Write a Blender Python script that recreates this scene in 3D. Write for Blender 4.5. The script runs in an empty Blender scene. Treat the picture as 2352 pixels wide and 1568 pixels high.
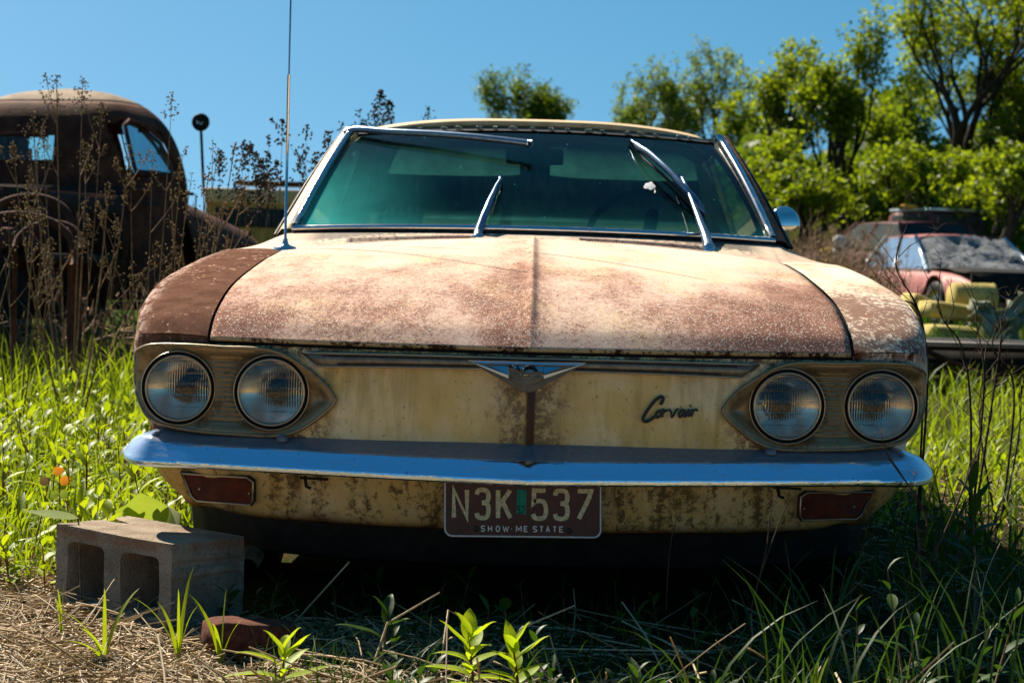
import bpy, math, random
import numpy as np
from mathutils import Vector, Matrix, noise as mnoise
from mathutils.geometry import delaunay_2d_cdt
R = math.radians
sc = bpy.context.scene
col = sc.collection
# ------------------------------------------------------------------ camera
H = 0.80                                    # height of the lens above the ground
FP = 4650.0                                 # focal length in pixels of a 2352-pixel-wide picture
cam_d = bpy.data.cameras.new('camera')
cam = bpy.data.objects.new('camera', cam_d); col.objects.link(cam); sc.camera = cam
cam_d.sensor_width = 36.0; cam_d.lens = 36.0*FP/2352.0
cam_d.clip_start = 0.05; cam_d.clip_end = 3000
cam_d.dof.use_dof = True; cam_d.dof.focus_distance = 4.35; cam_d.dof.aperture_fstop = 9.0
PITCH = -math.atan(195/FP); YAW = math.atan(42.5/FP); ROLL = R(1.5)
CR = Matrix.Rotation(YAW, 3, 'Z') @ Matrix.Rotation(R(90)+PITCH, 3, 'X') @ Matrix.Rotation(ROLL, 3, 'Z')
cam.matrix_world = Matrix.Translation((0, 0, H)) @ CR.to_4x4()
# ------------------------------------------------------------------ sky and sun
SUN_EL = R(43); SUN_DIR = Vector((-0.60*math.cos(SUN_EL), 0.80*math.cos(SUN_EL), math.sin(SUN_EL)))
w = bpy.data.worlds.new('World'); sc.world = w; w.use_nodes = True
nt = w.node_tree; bg = nt.nodes['Background']
sky = nt.nodes.new('ShaderNodeTexSky'); sky.sky_type = 'NISHITA'; sky.sun_disc = False
sky.sun_elevation = SUN_EL; sky.sun_rotation = math.atan2(SUN_DIR.x, SUN_DIR.y)
sky.air_density = 1.0; sky.dust_density = 0.4; sky.ozone_density = 1.5; sky.altitude = 0
stc = nt.nodes.new('ShaderNodeTexCoord'); sadd = nt.nodes.new('ShaderNodeVectorMath'); sadd.operation = 'ADD'; sadd.inputs[1].default_value = (0, 0, 0.20)
nt.links.new(stc.outputs['Generated'], sadd.inputs[0]); nt.links.new(sadd.outputs[0], sky.inputs[0])
hsv = nt.nodes.new('ShaderNodeHueSaturation'); hsv.inputs['Saturation'].default_value = 1.40; hsv.inputs['Hue'].default_value = 0.480
nt.links.new(sky.outputs[0], hsv.inputs['Color']); nt.links.new(hsv.outputs[0], bg.inputs[0]); bg.inputs[1].default_value = 0.050
sd = bpy.data.lights.new('sun', 'SUN'); sd.energy = 5.0; sd.angle = R(0.5); sd.color = (1.0, 0.90, 0.74)
sun = bpy.data.objects.new('sun', sd); col.objects.link(sun)
sun.rotation_euler = SUN_DIR.to_track_quat('Z', 'Y').to_euler()
sc.view_settings.view_transform = 'Standard'; sc.view_settings.look = 'None'
sc.view_settings.exposure = 1.1; sc.view_settings.gamma = 1.0
sc.cycles.max_bounces = 10; sc.cycles.transparent_max_bounces = 24

def ray(u, v):
    return CR @ Vector(((u-1176)/FP, -(v-784)/FP, -1.0))
def P(u, v, D):
    d = ray(u, v); k = D/d.y
    return Vector((d.x*k, D, H+d.z*k))
def G0(u, v, z=0.0):                        # where the sight line meets height z
    d = ray(u, v); k = (z-H)/d.z
    return Vector((d.x*k, d.y*k, z))
# ------------------------------------------------------------------ object helpers
ORG = {}
def reg(o, parent, label):
    if parent is not None: o.parent = parent
    if label: o['label'] = label
    return o
def thing(name, label, cat, loc=(0, 0, 0), group=None, kind=None):
    o = bpy.data.objects.new(name, None); col.objects.link(o); o.location = loc
    o.empty_display_size = 0.1
    ORG[o.name] = Vector(loc); o['label'] = label; o['category'] = cat
    if group: o['group'] = group
    if kind: o['kind'] = kind
    return o
def tag(o, label=None, cat=None, group=None, kind=None):
    if label: o['label'] = label
    if cat: o['category'] = cat
    if group: o['group'] = group
    if kind: o['kind'] = kind
    return o
def obj(name, mb, mat, parent=None, smooth=True, label=None, origin=None, solid=0.0, bevel=0.0, sharp=None):
    V = np.array(mb.v, dtype=np.float64).reshape(-1, 3)
    if parent is not None: og = ORG[parent.name]
    else: og = Vector(origin) if origin is not None else Vector((0, 0, 0))
    if len(V): V = V - np.array(og)
    me = bpy.data.meshes.new(name)
    me.from_pydata(V.tolist(), [], mb.f)
    ms = mat if isinstance(mat, (list, tuple)) else [mat]
    for m in ms: me.materials.append(m)
    if mb.m: me.polygons.foreach_set('material_index', np.array(mb.m, dtype=np.int32))
    if smooth: me.polygons.foreach_set('use_smooth', np.ones(len(me.polygons), dtype=bool))
    me.update()
    if smooth and sharp: me.set_sharp_from_angle(angle=R(sharp))
    o = bpy.data.objects.new(name, me); col.objects.link(o)
    if parent is None: o.location = og
    ORG[o.name] = og.copy()
    if solid:
        s = o.modifiers.new('s', 'SOLIDIFY'); s.thickness = abs(solid); s.offset = -1 if solid > 0 else 1
    if bevel:
        b = o.modifiers.new('b', 'BEVEL'); b.width = bevel; b.segments = 2; b.limit_method = 'ANGLE'; b.angle_limit = R(40)
        b.harden_normals = False
    return reg(o, parent, label)

class MB:
    def __init__(s): s.v = []; s.f = []; s.m = []
    def addm(s, vs, fs, mi=0):
        n = len(s.v); s.v.extend([tuple(p) for p in vs]); s.f.extend([tuple(i+n for i in f) for f in fs])
        s.m.extend([mi]*len(fs)); return s
    def box(s, c, size, M=None, mi=0):
        x, y, z = [q/2 for q in size]
        vs = [Vector((a*x, b*y, d*z)) for a in (-1, 1) for b in (-1, 1) for d in (-1, 1)]
        if M is not None: vs = [M @ p for p in vs]
        vs = [p+Vector(c) for p in vs]
        return s.addm(vs, [(0, 1, 3, 2), (4, 6, 7, 5), (0, 4, 5, 1), (2, 3, 7, 6), (0, 2, 6, 4), (1, 5, 7, 3)], mi)
    def grid(s, P2, mi=0, flip=False, cu=False, cv=False):     # P2[i][j] of points
        nu = len(P2); nv = len(P2[0]); vs = [p for r in P2 for p in r]; fs = []
        for i in range(nu if cu else nu-1):
            for j in range(nv if cv else nv-1):
                a = i*nv+j; b = ((i+1) % nu)*nv+j; c = ((i+1) % nu)*nv+(j+1) % nv; d = i*nv+(j+1) % nv
                fs.append((a, d, c, b) if flip else (a, b, c, d))
        return s.addm(vs, fs, mi)
    def tube(s, path, r, n=8, mi=0, cap=True, closed=False, flat=None):
        path = [Vector(p) for p in path]
        N = len(path); rr = r if isinstance(r, (list, tuple)) else [r]*N
        rows = []; up = None
        for i in range(N):
            if closed: t = path[(i+1) % N]-path[i-1]
            else: t = path[min(i+1, N-1)]-path[max(i-1, 0)]
            if t.length < 1e-9: t = Vector((0, 0, 1))
            t.normalize()
            if up is None:
                up = Vector((0, 0, 1)) if abs(t.z) < 0.9 else Vector((1, 0, 0))
            a = t.cross(up)
            if a.length < 1e-6: a = t.orthogonal()
            a.normalize(); b = a.cross(t).normalized(); up = b
            fa, fb = (1, 1) if flat is None else flat
            rows.append([path[i]+(a*math.cos(2*math.pi*k/n)*fa+b*math.sin(2*math.pi*k/n)*fb)*rr[i] for k in range(n)])
        base = len(s.v); s.grid(rows, mi, flip=True, cu=closed, cv=True)
        if cap and not closed:
            s.f.append(tuple(base+k for k in range(n))); s.m.append(mi)
            s.f.append(tuple(base+(N-1)*n+k for k in reversed(range(n)))); s.m.append(mi)
        return s
    def lathe(s, prof, M, n=32, mi=0, mis=None):          # prof (r, h) round local z; M places it
        base = len(s.v)
        for r_, h_ in prof:
            for k in range(n):
                a = 2*math.pi*k/n; s.v.append(tuple(M @ Vector((r_*math.cos(a), r_*math.sin(a), h_))))
        for i in range(len(prof)-1):
            for k in range(n):
                k2 = (k+1) % n
                s.f.append((base+i*n+k, base+i*n+k2, base+(i+1)*n+k2, base+(i+1)*n+k)); s.m.append(mis[i] if mis else mi)
        return s
    def prism(s, pts, n, h, mi=0):                         # polygon pts (3d) extruded along vector n*h
        pts = [Vector(p) for p in pts]; k = len(pts); n = Vector(n)*h
        return s.addm(pts+[p+n for p in pts], [tuple(range(k)), tuple(reversed(range(k, 2*k)))] +
                      [(i, i+k, (i+1) % k+k, (i+1) % k) for i in range(k)], mi)
    def ball(s, c, r, nu=10, nv=8, mi=0, M=None):
        r = r if isinstance(r, (tuple, list)) else (r, r, r); rows = []
        for i in range(nv+1):
            th = math.pi*i/nv; row = []
            for k in range(nu):
                p = Vector((r[0]*math.sin(th)*math.cos(2*math.pi*k/nu), r[1]*math.sin(th)*math.sin(2*math.pi*k/nu), r[2]*math.cos(th)))
                if M is not None: p = M @ p
                row.append(Vector(c)+p)
            rows.append(row)
        return s.grid(rows, mi, cv=True)

def lerp(a, b, t): return a+(b-a)*t
def sst(a, b, x):
    t = min(1.0, max(0.0, (x-a)/(b-a))); return t*t*(3-2*t)
def pchip(xs, ys):
    n = len(xs); h = [xs[i+1]-xs[i] for i in range(n-1)]; dl = [(ys[i+1]-ys[i])/h[i] for i in range(n-1)]
    m = [dl[0]]+[0 if dl[i-1]*dl[i] <= 0 else 2*dl[i-1]*dl[i]/(dl[i-1]+dl[i]) for i in range(1, n-1)]+[dl[-1]]
    def f(x):
        if x <= xs[0]: return ys[0]+m[0]*(x-xs[0])
        if x >= xs[-1]: return ys[-1]+m[-1]*(x-xs[-1])
        i = max(k for k in range(n-1) if xs[k] <= x); t = (x-xs[i])/h[i]
        return (ys[i]*(1+2*t)*(1-t)**2+h[i]*m[i]*t*(1-t)**2+ys[i+1]*t*t*(3-2*t)+h[i]*m[i+1]*t*t*(t-1))
    return f
def catmull(pts, k=6, closed=False):
    pts = [Vector(p) for p in pts]; n = len(pts); out = []
    for i in range(n if closed else n-1):
        if closed: p0, p1, p2, p3 = pts[i-1], pts[i], pts[(i+1) % n], pts[(i+2) % n]
        else: p0, p1, p2, p3 = pts[max(i-1, 0)], pts[i], pts[i+1], pts[min(i+2, n-1)]
        for j in range(k):
            t = j/k
            out.append(0.5*((2*p1)+(p2-p0)*t+(2*p0-5*p1+4*p2-p3)*t*t+(3*p1-p0-3*p2+p3)*t*t*t))
    if not closed: out.append(pts[-1])
    return out
def inpoly(x, z, poly):
    c = False; n = len(poly); j = n-1
    for i in range(n):
        xi, zi = poly[i]; xj, zj = poly[j]
        if (zi > z) != (zj > z) and x < (xj-xi)*(z-zi)/(zj-zi)+xi: c = not c
        j = i
    return c
def dpoly(x, z, poly):
    best = 9
    for i in range(len(poly)):
        ax, az = poly[i-1]; bx, bz = poly[i]
        dx, dz = bx-ax, bz-az; L = dx*dx+dz*dz
        t = 0 if L == 0 else max(0, min(1, ((x-ax)*dx+(z-az)*dz)/L))
        d = math.hypot(x-ax-t*dx, z-az-t*dz)
        if d < best: best = d
    return best
def cdt(outline, holes, inner, mp):             # flat region -> MB mapped by mp(x,z)
    vs = [Vector(p) for p in outline]; es = [(i, (i+1) % len(outline)) for i in range(len(outline))]
    for h in holes:
        b = len(vs); vs += [Vector(p) for p in h]; es += [(b+i, b+(i+1) % len(h)) for i in range(len(h))]
    vs += [Vector(p) for p in inner]
    o = delaunay_2d_cdt(vs, es, [], 0, 1e-5)
    V, F = o[0], o[2]; mb = MB(); keep = []
    for f in F:
        cx = sum(V[i].x for i in f)/len(f); cz = sum(V[i].y for i in f)/len(f)
        if inpoly(cx, cz, outline) and not any(inpoly(cx, cz, h) for h in holes): keep.append(tuple(f))
    used = sorted({i for f in keep for i in f}); mp_ = {i: k for k, i in enumerate(used)}
    mb.addm([mp(V[i].x, V[i].y) for i in used], [tuple(mp_[i] for i in f) for f in keep])
    return mb
# ------------------------------------------------------------------ material helpers
class Mt:
    def __init__(s, name):
        s.m = bpy.data.materials.new(name); s.m.use_nodes = True; s.t = s.m.node_tree
        s.b = s.t.nodes['Principled BSDF']; s.out = s.t.nodes['Material Output']; s.tc = s.t.nodes.new('ShaderNodeTexCoord')
    def lk(s, a, b):
        if isinstance(a, (int, float, tuple, list)): b.default_value = a if isinstance(a, (int, float)) else (tuple(a)+(1,) if len(a) == 3 and len(b.default_value) == 4 else a)
        else: s.t.links.new(a, b)
    def nd(s, ty, **kw):
        n = s.t.nodes.new(ty)
        for k, v in kw.items(): setattr(n, k, v)
        return n
    def co(s, scale=(1, 1, 1), loc=(0, 0, 0), rot=(0, 0, 0)):
        n = s.nd('ShaderNodeMapping'); s.lk(s.tc.outputs['Object'], n.inputs[0])
        n.inputs['Scale'].default_value = scale; n.inputs['Location'].default_value = loc; n.inputs['Rotation'].default_value = rot
        return n.outputs[0]
    def xyz(s):
        n = s.nd('ShaderNodeSeparateXYZ'); s.lk(s.tc.outputs['Object'], n.inputs[0]); return n.outputs
    def noise(s, scale, detail=4, rough=0.6, co=None, dist=0.0):
        n = s.nd('ShaderNodeTexNoise'); s.lk(co if co is not None else s.tc.outputs['Object'], n.inputs['Vector'])
        n.inputs['Scale'].default_value = scale; n.inputs['Detail'].default_value = detail
        n.inputs['Roughness'].default_value = rough; n.inputs['Distortion'].default_value = dist
        return n.outputs['Fac']
    def vor(s, scale, co=None, feat='F1', out='Distance'):
        n = s.nd('ShaderNodeTexVoronoi', feature=feat); s.lk(co if co is not None else s.tc.outputs['Object'], n.inputs['Vector'])
        n.inputs['Scale'].default_value = scale; return n.outputs[out]
    def ma(s, op, a, b=0.0, c=0.0, clamp=False):
        n = s.nd('ShaderNodeMath', operation=op, use_clamp=clamp); s.lk(a, n.inputs[0]); s.lk(b, n.inputs[1]); s.lk(c, n.inputs[2]); return n.outputs[0]
    def st(s, x, a, b):                          # smoothstep of x between a and b (either order)
        n = s.nd('ShaderNodeMapRange', interpolation_type='SMOOTHSTEP'); s.lk(x, n.inputs[0])
        if a <= b: s.lk(a, n.inputs[1]); s.lk(b, n.inputs[2])
        else: s.lk(b, n.inputs[1]); s.lk(a, n.inputs[2]); n.inputs[3].default_value = 1; n.inputs[4].default_value = 0
        return n.outputs[0]
    def mix(s, f, a, b):
        n = s.nd('ShaderNodeMix', data_type='RGBA'); s.lk(f, n.inputs[0])
        for q, k in ((a, 6), (b, 7)): s.lk(q if not isinstance(q, (tuple, list)) else tuple(q)[:3]+(1,), n.inputs[k])
        return n.outputs[2]
    def bump(s, h, strength=0.3, dist=0.01):
        n = s.nd('ShaderNodeBump'); s.lk(h, n.inputs['Height']); n.inputs['Strength'].default_value = strength; n.inputs['Distance'].default_value = dist
        s.lk(n.outputs[0], s.b.inputs['Normal']); return n.outputs[0]
    def set(s, **kw):
        for k, v in kw.items():
            s.lk(v if not (isinstance(v, (tuple, list)) and len(v) == 3) else tuple(v)+(1,), s.b.inputs[k.replace('_', ' ')])
        return s
def simple(name, c, rough=0.6, metal=0.0, var=0.25, scale=30, bumpv=0.0, **kw):
    m = Mt(name); n = m.noise(scale, 5, 0.65)
    dark = tuple(q*(1-var) for q in c); lite = tuple(min(1, q*(1+var)) for q in c)
    m.set(Base_Color=m.mix(m.st(n, 0.3, 0.7), dark, lite), Roughness=rough, Metallic=metal, **kw)
    if metal < .4 and rough > .45: m.b.inputs['Specular IOR Level'].default_value = 0.12
    if bumpv: m.bump(n, bumpv, 0.004)
    return m.m
# ------------------------------------------------------------------ materials of the near car (object coordinates: x across, y back from 5.6, z up)
def mat_hood():
    m = Mt('weathered_hood_paint'); x, y, z = m.xyz()
    t = m.ma('MULTIPLY_ADD', y, 0.74, 1.0)                          # 0 at the lip, 1 at the cowl
    big = m.noise(3.4, 6, 0.62, m.co((1, 0.42, 1), (3.1, 0.4, 0)))
    mid = m.noise(13, 5, 0.65, m.co((1, 0.5, 1)))
    fine = m.noise(210, 3, 0.75, m.co((1, 0.8, 1)))
    fine2 = m.noise(95, 4, 0.8, m.co((1, 0.7, 1), (5, 5, 5)))
    ridge = m.ma('MULTIPLY', m.st(m.ma('ABSOLUTE', m.ma('ADD', x, 0.035)), 0.11, 0.0), 0.16)
    right = m.ma('MULTIPLY', m.st(x, -0.1, 0.75), 0.13)
    side = m.ma('MULTIPLY', m.st(m.ma('ABSOLUTE', x), 0.45, 0.70), 0.10)
    front = m.ma('MULTIPLY_ADD', m.st(t, 0.80, 0.02), 0.24, 0.05)
    d = m.ma('ADD', m.ma('ADD', front, ridge), m.ma('ADD', m.ma('MULTIPLY', right, m.st(t, 0.75, 0.15)), side))
    d = m.ma('ADD', d, m.ma('MULTIPLY', m.ma('SUBTRACT', big, 0.5), 0.85))
    d = m.ma('ADD', d, m.ma('MULTIPLY', m.ma('SUBTRACT', mid, 0.5), 0.30))     # brown cover, about 0 .. 0.6
    f = m.ma('ADD', m.ma('MULTIPLY', fine, 0.55), m.ma('MULTIPLY', fine2, 0.45))
    brown = m.st(m.ma('ADD', f, m.ma('MULTIPLY_ADD', d, 0.50, -0.12)), 0.475, 0.555)
    haze = m.st(d, -0.15, 0.50)
    cream = m.mix(haze, (0.74, 0.60, 0.48), (0.56, 0.33, 0.24))
    cream = m.mix(m.ma('MULTIPLY', m.st(m.noise(7, 3, 0.5, m.co((1, .5, 1), (9, 2, 1))), 0.5, 0.72), 0.5), cream, (0.74, 0.54, 0.30))
    br = m.mix(m.st(mid, 0.3, 0.7), (0.26, 0.125, 0.088), (0.15, 0.068, 0.050))
    brf = m.ma('MULTIPLY', brown, m.ma('MULTIPLY_ADD', haze, 0.45, 0.48))
    c = m.mix(brf, cream, br)
    c = m.mix(m.ma('MULTIPLY', m.st(m.noise(260, 3, 0.8, m.co((1, .6, 1), (8, 1, 1))), 0.56, 0.68), 0.55), c, (0.17, 0.09, 0.06))
    specks = m.ma('MULTIPLY', m.st(m.vor(46, m.co((1, .6, 1), (1, 1, 1))), 0.10, 0.04), m.st(m.noise(9, 2), 0.52, 0.6))
    c = m.mix(specks, c, (0.08, 0.045, 0.03))
    chips = m.ma('MULTIPLY', m.st(fine, 0.555, 0.63), m.st(t, 0.60, 0.10))
    c = m.mix(m.ma('MULTIPLY', chips, 0.8), c, (0.86, 0.76, 0.66))
    lip = m.st(z, 0.6138, 0.6128); c = m.mix(lip, c, m.mix(m.st(m.ma('ADD', fine2, mid), 0.98, 1.10), (0.50, 0.36, 0.20), (0.05, 0.025, 0.015)))
    m.set(Base_Color=c, Roughness=m.ma('MULTIPLY_ADD', brown, 0.2, 0.6)); m.b.inputs['Specular IOR Level'].default_value = 0.0
    m.bump(f, 0.35, 0.002); return m.m
def mat_fender_brown():
    m = Mt('brown_primer_paint'); n = m.noise(22, 6, 0.7); f = m.noise(170, 3, 0.7)
    c = m.mix(m.st(n, 0.3, 0.7), (0.165, 0.085, 0.058), (0.095, 0.048, 0.034))
    c = m.mix(m.ma('MULTIPLY', m.st(f, 0.52, 0.66), 0.5), c, (0.20, 0.095, 0.062))
    chip = m.ma('MULTIPLY', m.st(m.noise(48, 4, 0.8, m.co((1, .6, 1), (2, 0, 0))), 0.585, 0.63), m.st(m.noise(5, 2), 0.38, 0.52))
    c = m.mix(chip, c, (0.62, 0.38, 0.27))
    edge = m.ma('MULTIPLY', m.st(m.xyz()[0], -0.825, -0.862), m.st(m.noise(60, 4, 0.8, m.co((1, .3, 1))), 0.44, 0.56))
    c = m.mix(m.ma('MULTIPLY', edge, 0.75), c, (0.55, 0.40, 0.34))
    m.set(Base_Color=c, Roughness=0.65); m.b.inputs['Specular IOR Level'].default_value = 0.0; m.bump(f, 0.2, 0.002); return m.m
def mat_fender_cream():
    m = Mt('flaking_cream_over_brown'); x, y, z = m.xyz()
    f = m.ma('ADD', m.ma('MULTIPLY', m.noise(120, 4, 0.8, m.co((1, .7, 1))), 0.6), m.ma('MULTIPLY', m.noise(45, 4, 0.7), 0.4))
    t = m.ma('MULTIPLY_ADD', y, 0.80, 0.92)
    big = m.noise(6, 5, 0.6, m.co((1, .5, 1), (4, 4, 0)))
    d = m.ma('ADD', m.ma('MULTIPLY', m.st(t, 0.45, 0.05), 0.28), m.ma('MULTIPLY', m.ma('SUBTRACT', big, 0.5), 0.9))
    top = m.st(z, 0.56, 0.615)
    brown = m.ma('MULTIPLY', m.st(m.ma('ADD', f, m.ma('MULTIPLY_ADD', d, 0.5, -0.10)), 0.47, 0.54), top)
    rust = m.ma('MULTIPLY', m.st(m.noise(38, 5, 0.75), 0.47, 0.6), m.ma('MULTIPLY', m.st(z, 0.53, 0.60), m.st(z, 0.64, 0.61)))
    cream = m.mix(m.st(big, 0.35, 0.7), (0.76, 0.66, 0.52), (0.64, 0.46, 0.31))
    c = m.mix(m.ma('MULTIPLY', brown, 0.85), cream, (0.18, 0.080, 0.058))
    c = m.mix(rust, c, (0.09, 0.03, 0.012))
    c = m.mix(m.ma('MULTIPLY', m.st(m.noise(75, 4, 0.7), 0.58, 0.68), 0.5), c, (0.35, 0.18, 0.07))
    m.set(Base_Color=c, Roughness=0.55); m.b.inputs['Specular IOR Level'].default_value = 0.05; m.bump(f, 0.3, 0.002); return m.m
def mat_front(name, low=False):
    m = Mt(name); x, y, z = m.xyz()
    streak = m.noise(1, 5, 0.6, m.co((17, 2, 2.6), (1, 0, 0)), 0.3)
    n2 = m.noise(6, 5, 0.65, m.co((1.0, 1, 0.9), (7, 0, 2))); fine = m.noise(150, 4, 0.75)
    c = m.mix(m.st(n2, 0.35, 0.68), (0.95, 0.72, 0.40), (0.82, 0.52, 0.16))
    c = m.mix(m.ma('MULTIPLY', m.st(streak, 0.47, 0.66), 0.55), c, (0.42, 0.25, 0.05))
    ax = m.ma('ABSOLUTE', x)
    if not low:
        # run of rust down the nose crease, rust by the lamps' points and along the top
        wob = m.ma('MULTIPLY', m.ma('SUBTRACT', m.noise(14, 4, 0.7), 0.5), 0.07)
        xx = m.ma('ADD', x, -0.004)
        core = m.st(m.ma('ABSOLUTE', xx), 0.013, 0.006)
        nearc = m.st(m.ma('ADD', m.ma('ABSOLUTE', xx), wob), 0.15, 0.01)
        spot = m.st(m.ma('ADD', m.noise(60, 5, 0.8), m.ma('MULTIPLY_ADD', nearc, 0.24, -0.12)), 0.52, 0.66)
        c = m.mix(m.ma('MULTIPLY', nearc, 0.55), c, (0.36, 0.19, 0.035))
        c = m.mix(m.ma('MULTIPLY', spot, m.ma('MULTIPLY_ADD', nearc, 0.6, 0.12)), c, (0.075, 0.03, 0.010))
        c = m.mix(core, c, (0.045, 0.014, 0.005))
        pt = m.st(m.ma('ADD', ax, wob), 0.36, 0.48); rs = m.st(m.noise(42, 5, 0.75), 0.44, 0.56)
        lowz = m.st(z, 0.50, 0.41)
        c = m.mix(m.ma('MULTIPLY', m.ma('MULTIPLY', pt, rs), m.ma('MULTIPLY_ADD', lowz, 0.5, 0.4)), c, (0.12, 0.045, 0.012))
        top = m.st(m.ma('ADD', z, wob), 0.555, 0.605)
        c = m.mix(m.ma('MULTIPLY', top, m.st(m.noise(48, 5, 0.8), 0.40, 0.55)), c, (0.07, 0.022, 0.006))
        c = m.mix(m.ma('MULTIPLY', m.st(m.noise(90, 3, 0.7, m.co((1, 1, 1), (3, 3, 3))), 0.63, 0.70), 0.6), c, (0.14, 0.055, 0.015))
    else:
        c = m.mix(0.42, c, (0.34, 0.21, 0.055))
        mot = m.st(m.ma('ADD', m.noise(70, 5, 0.8), m.ma('MULTIPLY', m.ma('SUBTRACT', streak, 0.5), 0.7)), 0.47, 0.62)
        c = m.mix(m.ma('MULTIPLY', mot, 0.9), c, (0.085, 0.05, 0.014))
        green = m.st(m.noise(9, 4, 0.6, m.co((1, 1, 1), (2, 5, 5))), 0.5, 0.66)
        c = m.mix(m.ma('MULTIPLY', green, 0.45), c, (0.22, 0.19, 0.035))
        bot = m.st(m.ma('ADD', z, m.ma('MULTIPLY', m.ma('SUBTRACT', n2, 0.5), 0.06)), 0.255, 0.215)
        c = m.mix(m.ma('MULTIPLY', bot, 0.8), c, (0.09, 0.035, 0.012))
        run = m.ma('MULTIPLY', m.st(m.noise(1, 3, 0.5, m.co((26, 1, 0.6), (4, 0, 0))), 0.60, 0.68), m.st(z, 0.24, 0.34))
        c = m.mix(m.ma('MULTIPLY', run, 0.8), c, (0.07, 0.025, 0.008))
        endx = m.st(ax, 0.66, 0.8)
        c = m.mix(m.ma('MULTIPLY', endx, 0.4), c, (0.42, 0.24, 0.05))
    m.set(Base_Color=c, Roughness=0.42 if not low else 0.7); m.b.inputs['Specular IOR Level'].default_value = 0.35
    m.bump(fine, 0.15, 0.0015); return m.m
def mat_roof():
    m = Mt('tan_roof_paint'); n = m.noise(14, 5, 0.7); f = m.noise(160, 3, 0.8)
    c = m.mix(m.st(n, 0.3, 0.7), (0.62, 0.45, 0.25), (0.48, 0.31, 0.15))
    c = m.mix(m.ma('MULTIPLY', m.st(f, 0.60, 0.68), 0.7), c, (0.13, 0.07, 0.03))
    m.set(Base_Color=c, Roughness=0.6); m.b.inputs['Specular IOR Level'].default_value = 0.3; m.bump(f, 0.2, 0.002); return m.m
def mat_cowl():
    m = Mt('dirty_cowl_paint'); n = m.noise(60, 5, 0.8); y = m.xyz()[1]; x = m.xyz()[0]
    c = m.mix(m.st(m.noise(8, 3), 0.35, 0.65), (0.60, 0.47, 0.33), (0.50, 0.31, 0.22))
    dirt = m.st(m.ma('ADD', n, m.ma('MULTIPLY', m.st(y, 0.12, 0.20), 0.20)), 0.53, 0.63)
    dirt = m.ma('MULTIPLY', dirt, m.st(m.ma('ABSOLUTE', x), 0.68, 0.60))
    c = m.mix(m.ma('MULTIPLY', dirt, 0.9), c, (0.055, 0.045, 0.03))
    m.set(Base_Color=c, Roughness=0.8); m.bump(n, 0.4, 0.004); return m.m
def mat_chrome(name='old_chrome', c=(0.62, 0.62, 0.63), rough=0.10, dirt=0.35):
    m = Mt(name); n = m.noise(40, 5, 0.75); f = m.noise(220, 3, 0.7)
    k = m.ma('MULTIPLY', m.st(n, 0.50, 0.75), dirt)
    m.set(Base_Color=m.mix(k, c, (0.22, 0.15, 0.09)), Metallic=m.ma('SUBTRACT', 1.0, m.ma('MULTIPLY', k, 0.8)),
          Roughness=m.ma('ADD', rough, m.ma('MULTIPLY', n, 0.10)))
    m.bump(f, 0.05, 0.001); return m.m
def mat_bumper():
    m = Mt('sky_tinted_bumper_chrome'); x, y, z = m.xyz(); n = m.noise(5, 5, 0.7, m.co((1, 1, 4))); f = m.noise(90, 4, 0.75)
    k = m.ma('MULTIPLY', m.st(f, 0.56, 0.72), 0.35)
    pit = m.ma('MULTIPLY', m.st(m.vor(70, m.co((1, 1, 1), (3, 1, 2))), 0.16, 0.07), m.st(m.noise(7, 4, 0.7), 0.50, 0.62)); k = m.ma('MAXIMUM', k, pit)
    k = m.ma('MAXIMUM', k, m.ma('MULTIPLY', m.st(m.noise(1, 5, 0.7, m.co((6, 6, 60))), 0.52, 0.75), 0.35))
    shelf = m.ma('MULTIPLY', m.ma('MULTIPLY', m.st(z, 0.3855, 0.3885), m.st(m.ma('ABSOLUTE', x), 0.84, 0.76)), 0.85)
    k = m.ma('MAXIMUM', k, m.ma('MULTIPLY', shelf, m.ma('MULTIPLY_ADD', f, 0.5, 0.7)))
    end = m.st(m.ma('ABSOLUTE', x), 0.79, 0.86); kd = m.ma('MULTIPLY', end, 0.30)
    m.set(Base_Color=m.mix(kd, m.mix(k, (0.60, 0.76, 0.95), (0.12, 0.056, 0.026)), (0.8, 0.8, 0.8)), Metallic=m.ma('SUBTRACT', 1.0, m.ma('MAXIMUM', k, kd)), Roughness=m.ma('ADD', m.ma('MULTIPLY_ADD', n, 0.10, 0.01), m.ma('MULTIPLY', end, 0.22))); m.lk(m.ma('MULTIPLY_ADD', k, -0.45, 0.5), m.b.inputs['Specular IOR Level'])  # chrome base tinted blue, painting in the reflected sky
    m.bump(m.ma('ADD', m.ma('MULTIPLY', n, 1.0), m.ma('MULTIPLY', f, 0.06)), 0.30, 0.006); return m.m
def mat_bezel():
    m = Mt('dull_lamp_surround'); n = m.noise(26, 5, 0.7); f = m.noise(140, 4, 0.8); x, y, z = m.xyz()
    k = m.st(m.ma('ADD', n, m.ma('MULTIPLY', m.ma('SUBTRACT', f, 0.5), 0.5)), 0.50, 0.68)
    k = m.ma('MULTIPLY', k, 0.75)
    m.set(Base_Color=m.mix(k, (0.30, 0.21, 0.11), (0.09, 0.05, 0.018)), Metallic=m.ma('SUBTRACT', 0.50, m.ma('MULTIPLY', k, 0.4)),  # reflection of dry grass put into the warm base colour
          Roughness=m.ma('MULTIPLY_ADD', k, 0.3, 0.33))
    m.bump(f, 0.2, 0.0015); return m.m
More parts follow.
